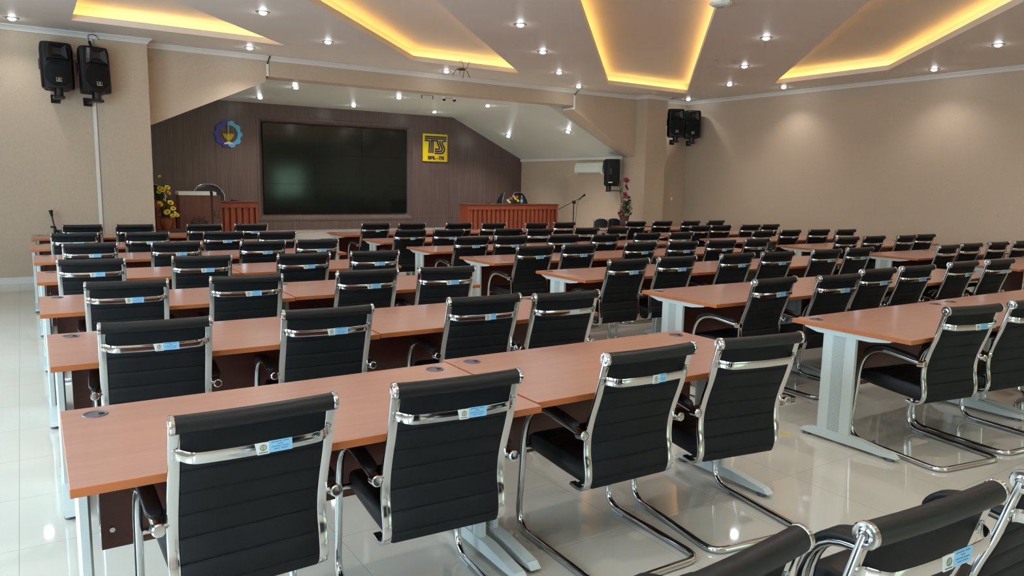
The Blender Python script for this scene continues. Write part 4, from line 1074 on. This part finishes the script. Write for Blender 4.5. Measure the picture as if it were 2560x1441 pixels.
bm = BM(); tube(bm, [(7.48, 13.9, ZSC-.02), (7.64, 13.9, ZSC-.02)], .003, 6); tag(link('camera_cable', bm, 'black_plastic'), 'thin cable strung between the two dome cameras', 'cable')
ws = thing('wall_switch', 'white light switch on the wall right of the right pillar', 'switch', (13.53, YBM, 1.31))
bm = BM(); box(bm, -.035, .035, -.012, 0, -.035, .045, .004, 2); link('plate', bm, 'white_plastic', ws)
bm = BM(); box(bm, -.014, .014, -.017, -.011, -.014, .022, .002, 1); link('rocker', bm, 'cornice_white', ws)
bm = BM(); box(bm, 13.50, 13.56, YBM-.002, YBM, 1.41, 1.475); tag(link('wall_sticker', bm, 'sign_yellow'), 'small yellow sticker above the light switch', 'sticker')
bm = BM(); prism(bm, [(4.06, 2.90), (4.075, 2.93), (4.10, 2.905), (4.12, 2.86), (4.10, 2.85), (4.085, 2.885)], .0004, .0022); tag(link('floor_tape', bm, 'tape_yellow'), 'scrap of yellow tape on the floor by the desk foot', 'tape')
# black floor monitor beside the front desks
fm = thing('stage_monitor', 'black wedge monitor speaker behind the farthest middle desk', 'speaker', (4.35, 12.25, 0), R(12))
bm = BM(); prism(bm, [(-.30, 0), (.05, 0), (.12, .12), (.06, .55), (-.02, .62), (-.14, .60), (-.27, .30)], -.18, .18, 'x'); link('cabinet', bm, 'speaker_plastic', fm, 40)
for f in (): pass
bm = BM(); box(bm, -.16, .16, -.31, -.285, .05, .25, .004, 1); link('grille', bm, 'speaker_grille', fm)

# ------------------------------------------------------------------ lights, world, camera
for lo in spots: pass
w = bpy.data.worlds.new('world'); bpy.context.scene.world = w; w.use_nodes = True
w.node_tree.nodes['Background'].inputs['Color'].default_value = (.6, .75, 1, 1); w.node_tree.nodes['Background'].inputs['Strength'].default_value = .3
cam = bpy.data.cameras.new('camera'); co = bpy.data.objects.new('camera', cam); col.objects.link(co)
cam.sensor_width = 36; cam.lens = 1845.2/2560*36; cam.clip_end = 100
yaw, pitch, roll = .585501265, .139301218, .0189531758
f_ = Vector((math.sin(yaw)*math.cos(pitch), math.cos(yaw)*math.cos(pitch), -math.sin(pitch)))
r_ = Vector((math.cos(yaw), -math.sin(yaw), 0)); u_ = r_.cross(f_)
r2 = r_*math.cos(roll)+u_*math.sin(roll); u2 = -r_*math.sin(roll)+u_*math.cos(roll)
co.matrix_world = Matrix(((r2.x, u2.x, -f_.x, 0), (r2.y, u2.y, -f_.y, 0), (r2.z, u2.z, -f_.z, 1.59), (0, 0, 0, 1)))
sc = bpy.context.scene; sc.camera = co
sc.view_settings.view_transform = 'Standard'; sc.view_settings.look = 'None'; sc.view_settings.gamma = 1
sc.view_settings.use_curve_mapping = False
cy = sc.cycles
cy.max_bounces = 6; cy.diffuse_bounces = 4; cy.glossy_bounces = 4; cy.transmission_bounces = 4; cy.use_adaptive_sampling = True; cy.adaptive_threshold = .09; cy.adaptive_min_samples = 12; cy.use_denoising = True
cy.caustics_reflective = False; cy.caustics_refractive = False; cy.sample_clamp_indirect = 8
sc.view_settings.exposure = 0.32
